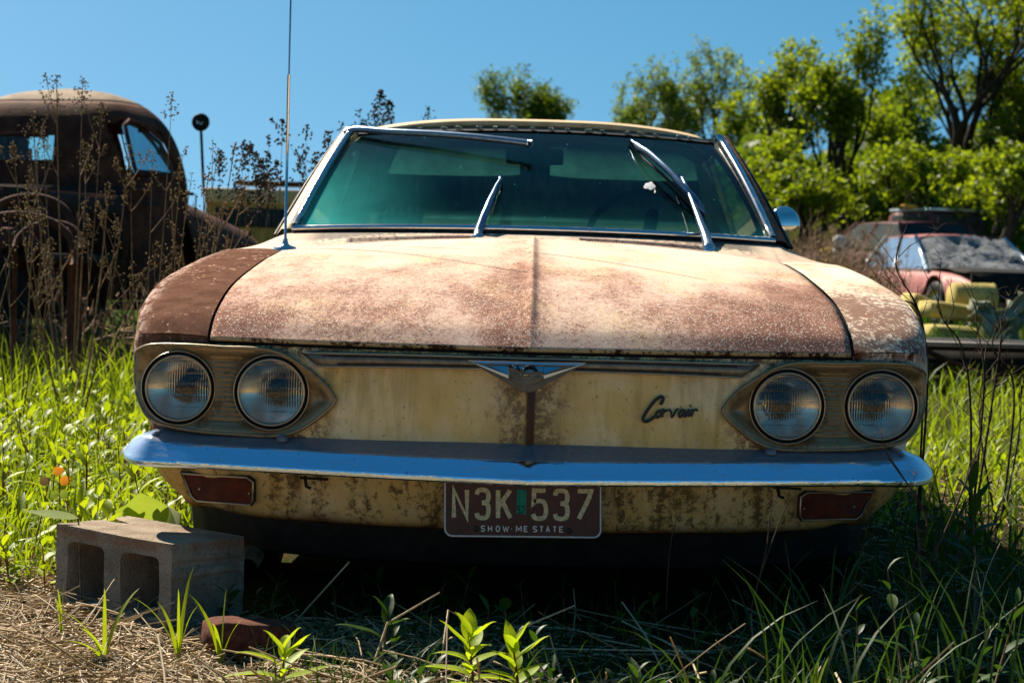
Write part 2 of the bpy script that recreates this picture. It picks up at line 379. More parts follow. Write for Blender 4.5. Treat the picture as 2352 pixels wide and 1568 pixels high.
def mat_window(name, tint, dust=0.12, dusthazec=(0.25, 0.55, 0.50), corner=False):
    m = Mt(name); t = m.t; x, y, z = m.xyz()
    tr = m.nd('ShaderNodeBsdfTransparent'); tr.inputs[0].default_value = tint+(1,)
    gl = m.nd('ShaderNodeBsdfGlossy'); gl.inputs['Roughness'].default_value = 0.03
    df = m.nd('ShaderNodeBsdfDiffuse'); df.inputs[0].default_value = dusthazec+(1,)
    tl = m.nd('ShaderNodeBsdfTranslucent'); tl.inputs[0].default_value = dusthazec+(1,)
    dd = m.nd('ShaderNodeMixShader'); dd.inputs[0].default_value = 0.5; m.lk(df.outputs[0], dd.inputs[1]); m.lk(tl.outputs[0], dd.inputs[2])
    fr = m.nd('ShaderNodeFresnel'); fr.inputs[0].default_value = 1.45
    a = m.nd('ShaderNodeMixShader'); m.lk(fr.outputs[0], a.inputs[0]); m.lk(tr.outputs[0], a.inputs[1]); m.lk(gl.outputs[0], a.inputs[2])
    n = m.noise(1, 5, 0.7, m.co((60, 10, 10))); big = m.noise(3, 4, 0.6)
    fac = m.ma('MULTIPLY', m.st(m.ma('ADD', m.ma('MULTIPLY', n, 0.5), m.ma('MULTIPLY', big, 0.5)), 0.35, 0.75), dust)
    if corner:                                # teal sunlit haze painted in with the dust, lower corner and bottom edge
        cx = m.ma('MULTIPLY', m.st(x, -0.22, -0.72), m.st(z, 1.20, 0.86)); lowe = m.ma('MULTIPLY', m.st(z, 0.935, 0.86), 0.30)
        fac = m.ma('ADD', fac, m.ma('MULTIPLY', m.ma('ADD', m.ma('MULTIPLY', cx, 0.78), lowe), m.ma('MULTIPLY_ADD', big, 1.2, 0.2)), clamp=True)
        sp = m.ma('MULTIPLY', m.st(m.vor(26, m.co((1, 1, 1))), 0.085, 0.04), m.st(m.noise(31, 2), 0.52, 0.55))
        fac = m.ma('MAXIMUM', fac, m.ma('MULTIPLY', sp, 0.7))
    o = m.nd('ShaderNodeMixShader'); m.lk(fac, o.inputs[0]); m.lk(a.outputs[0], o.inputs[1]); m.lk(dd.outputs[0], o.inputs[2])
    m.lk(o.outputs[0], m.out.inputs[0]); return m.m
def mat_lens():
    m = Mt('fluted_headlight_glass'); x, y, z = m.xyz()
    fl = m.ma('SINE', m.ma('MULTIPLY', x, 6.2832/0.0052)); ban = m.ma('SINE', m.ma('MULTIPLY', z, 6.2832/0.024))
    blk = m.ma('MULTIPLY', m.st(m.noise(14, 0, 0.5, m.co((1, 1, 1.4))), 0.38, 0.42), fl)
    h = m.ma('ADD', m.ma('MULTIPLY', blk, 0.5), m.ma('MULTIPLY', m.st(ban, 0.90, 0.99), 0.9))
    m.set(Base_Color=(0.96, 0.95, 0.90), Roughness=0.03, Transmission_Weight=1.0, IOR=1.40)
    m.bump(h, 0.7, 0.0014); return m.m
def mat_leaf(name, a, b, tr=0.5, scale=12, rough=0.5):
    m = Mt(name); n = m.noise(scale, 3, 0.6); inf = m.nd('ShaderNodeNewGeometry').outputs['Random Per Island']
    f = m.ma('ADD', m.ma('MULTIPLY', n, 0.5), m.ma('MULTIPLY', inf, 0.5))
    c = m.mix(m.st(f, 0.25, 0.75), a, b)
    df = m.b; m.lk(c, df.inputs['Base Color']); df.inputs['Roughness'].default_value = rough; df.inputs['Specular IOR Level'].default_value = 0.35
    tl = m.nd('ShaderNodeBsdfTranslucent'); m.lk(m.mix(0.35, c, (b[0]*1.6, b[1]*1.5, b[2]*0.5)), tl.inputs[0])
    o = m.nd('ShaderNodeMixShader'); o.inputs[0].default_value = tr; m.lk(df.outputs[0], o.inputs[1]); m.lk(tl.outputs[0], o.inputs[2])
    m.lk(o.outputs[0], m.out.inputs[0]); return m.m
M = {}
M['hood'] = mat_hood(); M['brown'] = mat_fender_brown(); M['flake'] = mat_fender_cream()
M['front'] = mat_front('stained_cream_nose'); M['valance'] = mat_front('mossy_cream_valance', True)
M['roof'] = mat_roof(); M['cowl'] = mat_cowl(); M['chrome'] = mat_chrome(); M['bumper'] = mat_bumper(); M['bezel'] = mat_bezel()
M['dullchrome'] = mat_chrome('dull_trim', (0.46, 0.38, 0.28), 0.25, 0.5)
M['trimface'] = simple('grey_trim_face', (0.20, 0.17, 0.13), 0.4, 0.5, 0.3, 60)
M['ws'] = mat_window('tinted_windscreen', (0.34, 0.56, 0.53), 0.014, (0.09, 0.68, 0.63), True)
M['sideglass'] = mat_window('tinted_side_glass', (0.30, 0.62, 0.58), 0.22, (0.15, 0.50, 0.45))
M['rearglass'] = mat_window('tinted_rear_glass', (0.16, 0.30, 0.28), 0.03, (0.15, 0.45, 0.40))
M['lens'] = mat_lens()
M['reflector'] = mat_chrome('lamp_reflector', (0.75, 0.72, 0.66), 0.06, 0.15)
M['black'] = simple('black_rubber', (0.018, 0.018, 0.018), 0.6, 0, 0.3, 50)
M['dark'] = simple('dark_underbody', (0.02, 0.018, 0.016), 0.85, 0, 0.4, 12)
M['darkgrey'] = simple('dark_grey_metal', (0.03, 0.03, 0.03), 0.5, 0.2, 0.3, 25)
M['wiper'] = simple('wiper_sky_tinted_metal', (0.20, 0.27, 0.36), 0.30, 0.9, 0.2, 60)  # blue in the base colour stands in for reflected sky
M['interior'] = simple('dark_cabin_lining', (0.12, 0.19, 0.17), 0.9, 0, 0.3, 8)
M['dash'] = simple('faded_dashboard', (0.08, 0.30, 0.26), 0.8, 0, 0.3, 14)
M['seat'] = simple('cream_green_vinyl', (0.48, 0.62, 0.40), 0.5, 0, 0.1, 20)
M['platebg'] = simple('maroon_plate_paint', (0.055, 0.006, 0.008), 0.45, 0, 0.35, 40)
M['platefg'] = simple('cream_plate_paint', (0.62, 0.54, 0.34), 0.5, 0, 0.3, 130)
M['platewhite'] = simple('white_plate_paint', (0.72, 0.70, 0.68), 0.5, 0, 0.12, 130)
M['teal'] = simple('teal_sticker', (0.02, 0.28, 0.20), 0.5, 0, 0.2, 90)
M['amber'] = simple('dark_amber_plastic', (0.10, 0.022, 0.010), 0.55, 0, 0.3, 30)
M['badge'] = simple('dark_badge_metal', (0.035, 0.036, 0.036), 0.4, 0.5, 0.3, 80)
M['badgeblue'] = mat_chrome('badge_bright_metal', (0.50, 0.56, 0.62), 0.12, 0.1)
M['badgegrey'] = simple('grey_badge_plastic', (0.11, 0.10, 0.085), 0.35, 0.3, 0.3, 80)
M['white'] = simple('chalky_white', (0.78, 0.78, 0.76), 0.8, 0, 0.1, 60)
# ------------------------------------------------------------------ the near car
CAR = thing('sedan_car', 'rusty cream and brown two-door sedan seen head-on, propped low in the grass', 'car', (0, 5.6, 0))
GP = pchip([0, .035, .10, .22, .345, .52, .69, 1.0, 1.6, 2.6], [-.186, -.152, -.122, -.086, -.064, -.040, -.020, .002, .005, -.03])
def Gt(t): return GP(t)
PATH_X = pchip([0, .35, .54, .69, .76, .82, .855], [4.165, 4.222, 4.268, 4.312, 4.338, 4.368, 4.405])
def Df(x): return PATH_X(min(abs(x), .855)) + (0 if abs(x) <= .855 else (abs(x)-.855)*3.2)
W = pchip([0, .1, .3, .6, 1.0, 2.0, 3.4], [.872, .884, .886, .874, .862, .855, .80])
CY0, CYL = 4.46, 1.20
def zf(x, D):                                 # hood and fender top surface
    ax = abs(x); d0 = Df(ax); t = (D-d0)/(5.66-d0) if ax < .69 else ((D-Df(min(ax, .872)))/(5.66-Df(min(ax, .872))))
    z = Gt(max(0, t))
    if ax < .69:
        c = .047*min(1, max(0, t))**.7
        z += c*(1-(ax/.69)**2)
        z += (.010*math.exp(-(x/.010)**2)+.004*math.exp(-(x/.035)**2))*sst(0.0, .1, t)*sst(1.02, .9, t)
    return z
def hoodgrid(x0, x1, nx, nt):
    rows = []
    for i in range(nx):
        x = lerp(x0, x1, i/(nx-1)); d0 = Df(x); row = []
        row.append(Vector((x, d0+.006, H-.186-.022))); row.append(Vector((x, d0+.0005, H-.186-.018))); row.append(Vector((x, d0-.001, H-.186-.006)))
        for j in range(nt):
            t = (j/(nt-1))**1.6; D = lerp(d0, 5.66, t); row.append(Vector((x, D, H+zf(x, D))))
        rows.append(row)
    return rows
mb = MB(); xs = []
rows = []
for i in range(141):
    u = -1+2*i/140; x = .683*(u*abs(u)**.6); rows.append(None)
    d0 = Df(x); row = [Vector((x, d0+.008, H-.186-.0105)), Vector((x, d0+.0005, H-.186-.009)), Vector((x, d0-.002, H-.186-.0025))]
    for j in range(60):
        t = (j/59)**1.6; D = lerp(d0, 5.66, t); row.append(Vector((x, D, H+zf(x, D))))
    rows[-1] = row
mb.grid(rows)
hood = obj('hood', mb, M['hood'], CAR, solid=.004, label='flaking pinkish cream hood with a raised centre ridge')
# side profile: outward offset below the crease
SB = pchip([-.62, -.56, -.45, -.38, -.30, -.24, -.20, -.186], [-.15, -.12, -.055, -.033, -.006, .004, .002, 0])
def crease(t): return Vector((W(t), CY0+CYL*t, H+Gt(t)-.004))
def fender(sx, mat, label):
    mb = MB(); rows = []
    for j in range(64):                       # top
        t = (j/63)**1.5; row = []
        for q in range(15):
            qq = q/14; x = .690+qq*(W(t)-.690); ax = min(x, .872); d0 = Df(lerp(.69, .872, qq)); D = lerp(d0, 5.66, t)
            z = Gt(t)-.004*qq + .004*math.sin(math.pi*qq)
            ed = (W(t)-x); z -= .010*(1-min(1, ed/.02))**2
            row.append(Vector((sx*x, D, H+z)))
        rows.append(row)
    mb.grid(rows, flip=sx > 0)
    # front corner and side, from lamp to door
    rows = []
    st_ = []
    for k in range(26): x = lerp(.69, .872, k/25); st_.append((x, Df(x), Gt(0)))
    for k in range(1, 50): t = (k/49)**1.3; st_.append((W(t), CY0+CYL*t, Gt(t)-.008))
    n = len(st_)
    for i, (x, D, zt) in enumerate(st_):
        a = st_[max(0, i-1)]; b = st_[min(n-1, i+1)]; tx, ty = b[0]-a[0], b[1]-a[1]; L = math.hypot(tx, ty); nx, ny = ty/L, -tx/L
        wgt = sst(.80, .872, x); row = []; zb = -.44 if D < 4.62 else -.56
        for j in range(34):
            s = j/33
            z = lerp(zt, zb, s)
            o = SB(min(-.186, z))*wgt - SB(-.186)*wgt
            fl = .006*sst(zt, zt-.012, z)-.0*(1-wgt)
            o -= (1-wgt)*fl
            if j == 0: o -= .002
            px, py = x+nx*o, D+ny*o
            if inpoly(px, z, BZI) and D < 4.5: py += .10
            arch = math.hypot(D-5.02, (H+z)-.26) < .36
            if arch and z < -.22: px -= .0
            row.append(Vector((sx*px, py, H+z)))
        rows.append(row)
    mb.grid(rows, flip=sx < 0)
    return obj('fender', mb, mat, CAR, label=label, sharp=40)
# outline of the lamp surround, shared (crop pixels of the photograph -> metres on the nose)
def c2d(x, y, ox, oy, s): return ((ox+x/s)*.9408, (oy+y/s)*.9408)
bz = [(140,300),(160,245),(205,208),(280,186),(420,182),(620,190),(800,203),(960,206),(1100,217),(1180,232),(1260,262),(1330,303),(1400,350),(1480,410),(1560,485),(1612,560),(1625,588),(1605,630),(1560,675),(1500,722),(1440,765),(1370,805),(1290,836),(1200,850),(1100,852),(900,840),(700,826),(580,812),(450,790),(350,765),(270,725),(220,665),(180,570),(150,450)]
def onpath(u, v, lift=0.0):                    # sight line meets the nose curve (left/right symmetric)
    D = 4.3
    for _ in range(6):
        p = P(u, v, D); D = Df(min(abs(p.x), .87))-lift
    return P(u, v, D)
BZ = []
for x, y in bz:
    p = onpath(*c2d(x, y, 280, 780, 3.015)); BZ.append((-p.x, p.z-H))
BZ = [(min(x, .862), z) for x, z in BZ]
BZc = catmull([Vector((x, z, 0)) for x, z in BZ], 3, True); BZ = [(p.x, p.y) for p in BZc]
cxm = sum(p[0] for p in BZ)/len(BZ); czm = sum(p[1] for p in BZ)/len(BZ)
BZI = [(x+(cxm-x)*.05, z+(czm-z)*.08) for x, z in BZ]
LAMPS = []
for (u, v) in ((412, 890), (625, 900)):
    p = onpath(u, v); LAMPS.append((-p.x, p.z-H))
# centre nose panel
rows = []
NX, NZ = 240, 46
for i in range(NX+1):
    x = lerp(-.692, .692, i/NX); row = []; d0 = Df(x)
    for j in range(NZ+1):
        z = lerp(-.2025, -.45, j/NZ); s = (z+.200)/-.25
        o = .010*math.sin(math.pi*min(1, s*1.1))-.004
        if z > -.205: o = -.003
        o += .004*math.exp(-(x/.012)**2)
        D = d0-o+.004
        if inpoly(abs(x), z, BZI): D += .10
        row.append(Vector((x, D, H+z)))
    rows.append(row)
mb = MB(); mb.grid(rows, flip=True)
obj('nose_panel', mb, M['front'], CAR, label='stained cream nose panel with a rust run down its middle', sharp=40)
fl = fender(-1, M['brown'], 'dark brown front fender'); fr = fender(1, M['flake'], 'cream front fender flaking over brown')
# shut lines: dark gaps between hood and fenders and under the hood lip
mb = MB()
for sx in (-1, 1):
    a = []; b = []
    for j in range(60):
        t = j/59; D = lerp(Df(.687), 5.66, t); z = H+Gt(t)-.008
        a.append(Vector((sx*.681, D, z))); b.append(Vector((sx*.692, D, z)))
    mb.grid([a, b])
a, b = [], []
for i in range(81):
    x = lerp(-.69, .69, i/80); a.append(Vector((x, Df(x)+.016, H-.188))); b.append(Vector((x, Df(x)+.016, H-.206)))
mb.grid([a, b]); obj('hood_gap', mb, M['black'], CAR)
# cowl with air slots
BOT = lambda x: (5.75+.20*(x/.70)**2, .078-.013*(x/.70)**2)
def cowlp(x, s):
    ax = abs(x); D1, z1 = BOT(min(ax, .72)*1.0)
    if ax > .72: D1 = D1+(ax-.72)*1.6; z1 = z1-(ax-.72)*.35
    z1 -= .010; D0 = 5.66; z0 = zf(min(ax, .6899), 5.66) if ax < .69 else Gt(1)-.004
    D = lerp(D0, D1-.004, s); z = lerp(z0, z1, s)
    for (a, b) in ((-.52, -.165), (.135, .50)):
        k = sst(a-.006, a+.006, x)*sst(b+.006, b-.006, x); z -= .014*k*sst(.10, .16, s)*sst(.50, .40, s)
    return Vector((x, D, H+z))
mb = MB(); mb.grid([[cowlp(lerp(-.862, .862, i/280), j/30) for j in range(31)] for i in range(281)])
cowl = obj('cowl', mb, M['cowl'], CAR, label='dirty cowl with two long air slots')
for (a, b) in ((-.50, -.18), (.15, .49)):
    mb = MB()
    n = 46
    for k in range(n):
        x = lerp(a, b, k/(n-1)); p = cowlp(x, .0); q = Vector((x, 5.652, H+zf(x, 5.652)+.0012))
        mb.box(q, (.0042, .006, .0016))
    obj('vent_holes', mb, M['black'], cowl)
# ---- windscreen surface
def WS(a, b, off=0.0):
    xb, xt = .70, .58; x = a*lerp(xb, xt, b); Db = 5.75+.20*a*a; Dt = 6.35+.10*a*a; zb = .078-.013*a*a; zt = .406-.019*a*a
    bow = .016*math.sin(math.pi*b)
    return Vector((x, lerp(Db, Dt, b)-bow*.5-off*.48, H+lerp(zb, zt, b)+bow*.86+off*.86))
def proj(p):
    q = CR.transposed() @ (Vector(p)-Vector((0, 0, H))); return (1176+FP*q.x/-q.z, 784-FP*q.y/-q.z)
def wsuv(u, v, off=0.0):
    a, b = 0, .5
    for _ in range(25):
        p = proj(WS(a, b, off)); pa = proj(WS(a+1e-3, b, off)); pb = proj(WS(a, b+1e-3, off))
        J = np.array([[(pa[0]-p[0])/1e-3, (pb[0]-p[0])/1e-3], [(pa[1]-p[1])/1e-3, (pb[1]-p[1])/1e-3]])
        d = np.linalg.solve(J, [u-p[0], v-p[1]]); a += float(d[0]); b += float(d[1])
    return WS(a, b, off)
mb = MB(); mb.grid([[WS(lerp(-1, 1, i/40), j/20) for j in range(21)] for i in range(41)])
ws = obj('windscreen', mb, M['ws'], CAR, label='dusty green-tinted windscreen')
# chrome surround: bottom strip, both pillars; top strip loose on the left
def strip(name, pts, r, mat, parent=CAR, flat=None, n=8, label=None):
    m_ = MB(); m_.tube(pts, r, n, flat=flat); return obj(name, m_, mat, parent, label=label)
strip('windscreen_trim', [WS(lerp(-1.005, 1.005, i/30), -.012, .006) for i in range(31)], .010, M['chrome'])
strip('windscreen_trim', [WS(-1.0, b/10*1.0, .008) for b in range(11)], .0125, M['chrome'])
strip('windscreen_trim', [WS(1.0, b/10*1.0, .008) for b in range(11)], .0125, M['chrome'])
strip('windscreen_gasket', [WS(lerp(-1.03, 1.03, i/30), -.036, -.002) for i in range(31)], .0055, M['black'])
lt = [(790, 306), (815, 297), (900, 303), (1000, 308), (1100, 316), (1222, 330)]
pp = [wsuv(u, v, .012+.03*k/5) for k, (u, v) in enumerate(lt)]; m_ = MB(); cc = catmull(pp, 6); m_.tube(cc, [.009]*6+[.0115]*(len(cc)-6), 8)
lo = obj('loose_trim', m_, M['wiper'], CAR, label='chrome top trim strip hanging loose from the left corner')
strip('clip', [pp[-1]+Vector((-.012, 0, 0)), pp[-1]+Vector((-.018, 0, 0))], .0135, M['chrome'], lo)
# headliner edge and torn seal under the roof lip
def ROOF(a, c):                               # a across -1..1, c 0 front .. 1 rear window
    hw = lerp(.60, .62, c); x = a*hw
    D = lerp(6.36+.10*a*a, 7.45-.10*a*a, c)
    z = .422+.055*math.sin(min(1, c*1.25+.02)*math.pi/2)*1.0-.055*a*a*abs(a)-.02*c*c
    ea = max(0, abs(a)-.86)/.14; z -= .045*ea*ea
    return Vector((x, D, H+z))
mb = MB(); rr = []
for i in range(49):
    a = lerp(-1, 1, i/48); p0 = ROOF(a, 0); row = [p0+Vector((0, .03, -.026)), p0+Vector((0, .008, -.022)), p0+Vector((0, -.004, -.012))]
    row += [ROOF(a, (j/24)**1.4) for j in range(25)]; rr.append(row)
mb.grid(rr); obj('roof', mb, M['roof'], CAR, label='tan painted roof')
mb = MB(); g = []
for i in range(61):
    a = lerp(-.97, .97, i/60); p0 = ROOF(a, 0); q = WS(a, 1.0, -.004)
    g.append([p0+Vector((0, .02, -.022)), lerp(p0+Vector((0, .02, -.022)), q, .5)+Vector((0, .012, 0)), q, WS(a, .93, .004)])
mb.grid(g); obj('header_seal', mb, M['black'], CAR)
rnd = random.Random(4); sealm = simple('perished_seal', (0.16, .20, .18), .9, 0, .4, 80)
for i in range(17):                           # pale remains of the top seal
    a = lerp(-.62, .93, i/16)+rnd.uniform(-.02, .02); w_ = rnd.uniform(.02, .045); p = [WS(a+w_*k/4, .958+rnd.uniform(-.008, .008), .007) for k in range(5)]
    mb = MB(); mb.tube(p, [.002, .0045, .005, .0045, .002], 5); obj('seal_scrap', mb, sealm, CAR)
mb = MB()
for i in range(0, 1): pass
# pillars (outer body colour) + drip rail
M['pillar'] = simple('rusty_pillar', (0.20, 0.095, 0.06), 0.7, 0, 0.5, 35)
for sx in (-1, 1):
    pl = MB(); rows = []
    for j in range(21):
        b = j/20; q = WS(sx*1.0, b, .002); o = Vector((sx*lerp(.765, .605, b), lerp(6.03, 6.50, b), H+lerp(.045, .395, b)+.012*math.sin(math.pi*b)))
        rows.append([q+Vector((0, .01, -.02)), q, lerp(q, o, .5)+Vector((sx*.012, -.006, .008)), o, o+Vector((-sx*.02, .05, -.01)), o+Vector((-sx*.05, .05, -.02))])
    pl.grid(rows, flip=sx > 0); obj('pillar', pl, M['roof'] if sx < 0 else M['pillar'], CAR, label='sunlit tan windscreen pillar' if sx < 0 else 'rusty brown windscreen pillar')
    d = [Vector((sx*lerp(.768, .608, b/12), lerp(6.035, 6.51, b/12), H+lerp(.045, .398, b/12)+.014*math.sin(math.pi*b/12))) for b in range(13)]
    d += [ROOF(sx*1.0, c/8)+Vector((sx*.006, 0, -.006)) for c in range(1, 9)]
    strip('drip_rail', d, .006, M['darkgrey'])
# windscreen base corner (painted body between fender and pillar)
# ---- rest of the body: doors, rear fenders, deck, rear glass, seen from beside
for sx in (-1, 1):
    mb = MB(); rows = []
    for j in range(60):
        t = lerp(1.0, 3.42, j/59); row = []
        for k in range(26):
            z = lerp(Gt(t)-.008, -.56, k/25); o = SB(min(-.186, z)); D = CY0+CYL*t
            for wc in (5.02, 7.76):
                rr_ = math.hypot(D-wc, (H+z)-.27)
                if rr_ < .37 and z < -.15: o -= .0
            row.append(Vector((sx*(W(t)+o), D, H+z)))
        rows.append(row)
    mb.grid(rows, flip=sx < 0); sd_ = obj('side_panel', mb, M['roof'], CAR)
    h = MB(); h.tube([Vector((sx*(W(2.2)+.012), 7.12, H-.12)), Vector((sx*(W(2.2)+.02), 7.02, H-.12))], .012, 8); obj('door_handle', h, M['chrome'], sd_)
    g = MB(); rows = []                       # side window
    for j in range(9):
        b = j/8; D0 = lerp(6.10, 6.55, b); D1 = lerp(7.75, 7.30, b); rows.append([Vector((sx*lerp(.775, .61, b)*1.0, lerp(D0, D1, k/10), H+lerp(.02, .40, b))) for k in range(11)])
    g.grid(rows); obj('side_window', g, M['sideglass'], CAR)
    v = MB(); v.tube([Vector((sx*.76, 6.50, H+.02)), Vector((sx*.615, 6.66, H+.39))], .009, 6); obj('vent_window_frame', v, M['darkgrey'], CAR)
    q = MB(); rows = []                       # rear roof pillar
    for j in range(9):
        b = j/8; rows.append([Vector((sx*lerp(.79, .615, b), lerp(7.62, 7.25, b), H+lerp(.0, .41, b))), Vector((sx*lerp(.74, .58, b), lerp(8.05, 7.52, b), H+lerp(.0, .43, b)))])
    q.grid(rows); obj('rear_pillar', q, M['roof'], CAR, solid=.01)
    q = MB(); q.grid([[p-Vector((sx*.022, .03, 0)) for p in r] for r in rows]); obj('pillar_lining', q, M['interior'], CAR)
mb = MB(); mb.grid([[Vector((lerp(-.58, .58, i/10)*lerp(1, 1.25, j/8), lerp(7.46, 8.0, j/8), H+lerp(.43-.02*abs(i-5)/5, .01, j/8))) for j in range(9)] for i in range(11)])
obj('rear_window', mb, M['rearglass'], CAR)
mb = MB(); mb.grid([[Vector((lerp(-1, 1, i/14)*W((D-CY0)/CYL)*.995, D, H+Gt((D-CY0)/CYL)-.008+.03*(1-(i/7-1)**2)*(1 if D > 7.9 else 0))) for D in [7.86+.87*j/12 for j in range(13)]] for i in range(15)])
mb.grid([[Vector((lerp(-1, 1, i/14)*W(3.42)*.995, 8.73, H+lerp(-.03-.0, -.56, j/6))) for j in range(7)] for i in range(15)])
for sx in (-1, 1): mb.grid([[Vector((sx*lerp(.77, .862, i/2), lerp(6.0, 7.9, j/10), H+lerp(.02, .0, i/2))) for j in range(11)] for i in range(3)])
obj('rear_body', mb, M['roof'], CAR, solid=.004)
mb = MB(); mb.box((0, 6.6, H-.585), (1.46, 4.0, .02)); mb.box((0, 5.35, H-.40), (1.30, .02, .40)); mb.box((0, 5.72, H-.30), (1.62, .02, .60)); mb.box((0, 4.62, H-.42), (1.2, .02, .36))
obj('floor_pan', mb, M['dark'], CAR)
mb = MB(); rows = []
for i in range(41):
    a = lerp(-1, 1, i/40); x = a*.76; D = 4.36+.25*abs(a)**3; rows.append([Vector((x, D-.03, H-.56)), Vector((x, D, H-.60)), Vector((x, D+.02, H-.665+.02*abs(a)**4)), Vector((x, D+.04, H-.67))])
mb.grid(rows); obj('air_dam', mb, M['darkgrey'], CAR, solid=.004)
# ---- valance under the bumper
VP = pchip([0, .3, .6, .70, .76], [4.185, 4.225, 4.315, 4.365, 4.43])
def vpath(s):                                  # s 0..1 -> (x,D) from the middle to behind the corner
    if s < .82: x = .76*s/.82; return (x, VP(x))
    k = (s-.82)/.18; return (.76+.115*math.sin(k*math.pi/2)**.8, 4.43+.36*(1-math.cos(k*math.pi/2)))
mb = MB(); rows = []
for i in range(-90, 91):
    s = abs(i)/90; x, D = vpath(s); x2, D2 = vpath(min(1, s+.01)); x1, D1 = vpath(max(0, s-.01)); L = math.hypot(x2-x1, D2-D1); nx, ny = (D2-D1)/L, -(x2-x1)/L
    row = []
    for j in range(24):
        q = j/23; z = lerp(-.43, -.580, q); k = max(0, (q-.1)/.9); e = sst(.55, .95, s)
        o = -.030*k**2.5-(.075*k**2.0)*e
        if q > .93: o -= .02*(q-.93)/.07
        row.append(Vector(((x+nx*o)*(1 if i >= 0 else -1), D-o*abs(ny), H+z)))
    rows.append(row)
mb.grid(rows, flip=True); obj('valance', mb, M['valance'], CAR, label='moss-stained cream panel under the bumper', solid=.003)
# ---- bumper
DB = pchip([0, .2, .54, .70, .80], [4.050, 4.088, 4.170, 4.222, 4.272])
def bpath(s):
    if s < .84: x = .80*s/.84; return (x, DB(x))
    k = (s-.84)/.16; return (.80+.09*math.sin(k*math.pi/2)**1.0, 4.272+.19*(1-math.cos(k*math.pi/2))+.02*k)
prof = [(-.115, -.386), (-.105, -.390), (-.040, -.4105), (-.034, -.4125), (-.029, -.416), (-.018, -.425), (-.008, -.4355), (-.0015, -.4455), (0, -.447), (.0008, -.4525), (0, -.457), (-.004, -.460), (-.030, -.4635), (-.055, -.466), (-.11, -.464)]
mb = MB(); rows = []
NB = 110
for i in range(-NB, NB+1):
    s = abs(i)/NB; x, D = bpath(s); x2, D2 = bpath(min(1, s+.008)); x1, D1 = bpath(max(0, s-.008)); L = math.hypot(x2-x1, D2-D1); nx, ny = (D2-D1)/L, -(x2-x1)/L
    e = max(0, (s-.88)/.12); sc_ = math.sqrt(max(0.0, 1-e*e))*.97+.03*(1-e); zc = -.438; row = []
    up = 1+.30*sst(.75, .92, s)
    for (o, z) in prof:
        oo = o*lerp(1, .7, e); zz = zc+(z-zc)*sc_*(up if z > zc else 1+.25*sst(.70, .9, s))
        k = math.exp(-(x/.018)**2)
        if z > -.42: oo -= 0; zz -= .006*k
        row.append(Vector(((x+nx*oo)*(1 if i >= 0 else -1), D-oo*abs(ny), H+zz)))
    rows.append(row)
mb.grid(rows, flip=True)
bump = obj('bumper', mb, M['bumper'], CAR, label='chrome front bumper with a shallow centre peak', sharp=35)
mb = MB()
for (u, v) in ((648, 1014), (1770, 1050)):
    p = P(u, v, 4.238); p.z = H-.3935
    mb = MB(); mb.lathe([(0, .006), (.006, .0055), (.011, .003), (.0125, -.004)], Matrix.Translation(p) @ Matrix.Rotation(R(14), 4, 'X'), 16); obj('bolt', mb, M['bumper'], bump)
mb = MB()
for (cx_, hw) in ((-.60, .16), (.60, .16)):
    pts = []
    for k in range(13): pts.append((cx_-hw+2*hw*k/12))
    for sgn in (1,):
        for k in range(12): pass
# tow-hook holes under the bumper
mb = MB()
for (u, v) in ((700, 1103), (1785, 1125)):
    mb = MB(); p = P(u, v, 4.25); mb.tube([p+Vector((0, 0, .01)), p+Vector((.004, -.004, -.012)), p+Vector((.014, -.004, -.016))], .004, 6)
    mb.tube([p+Vector((-.01, -.003, .006)), p+Vector((.05, -.003, .004))], .003, 6); obj('bumper_bracket', mb, M['black'], CAR)
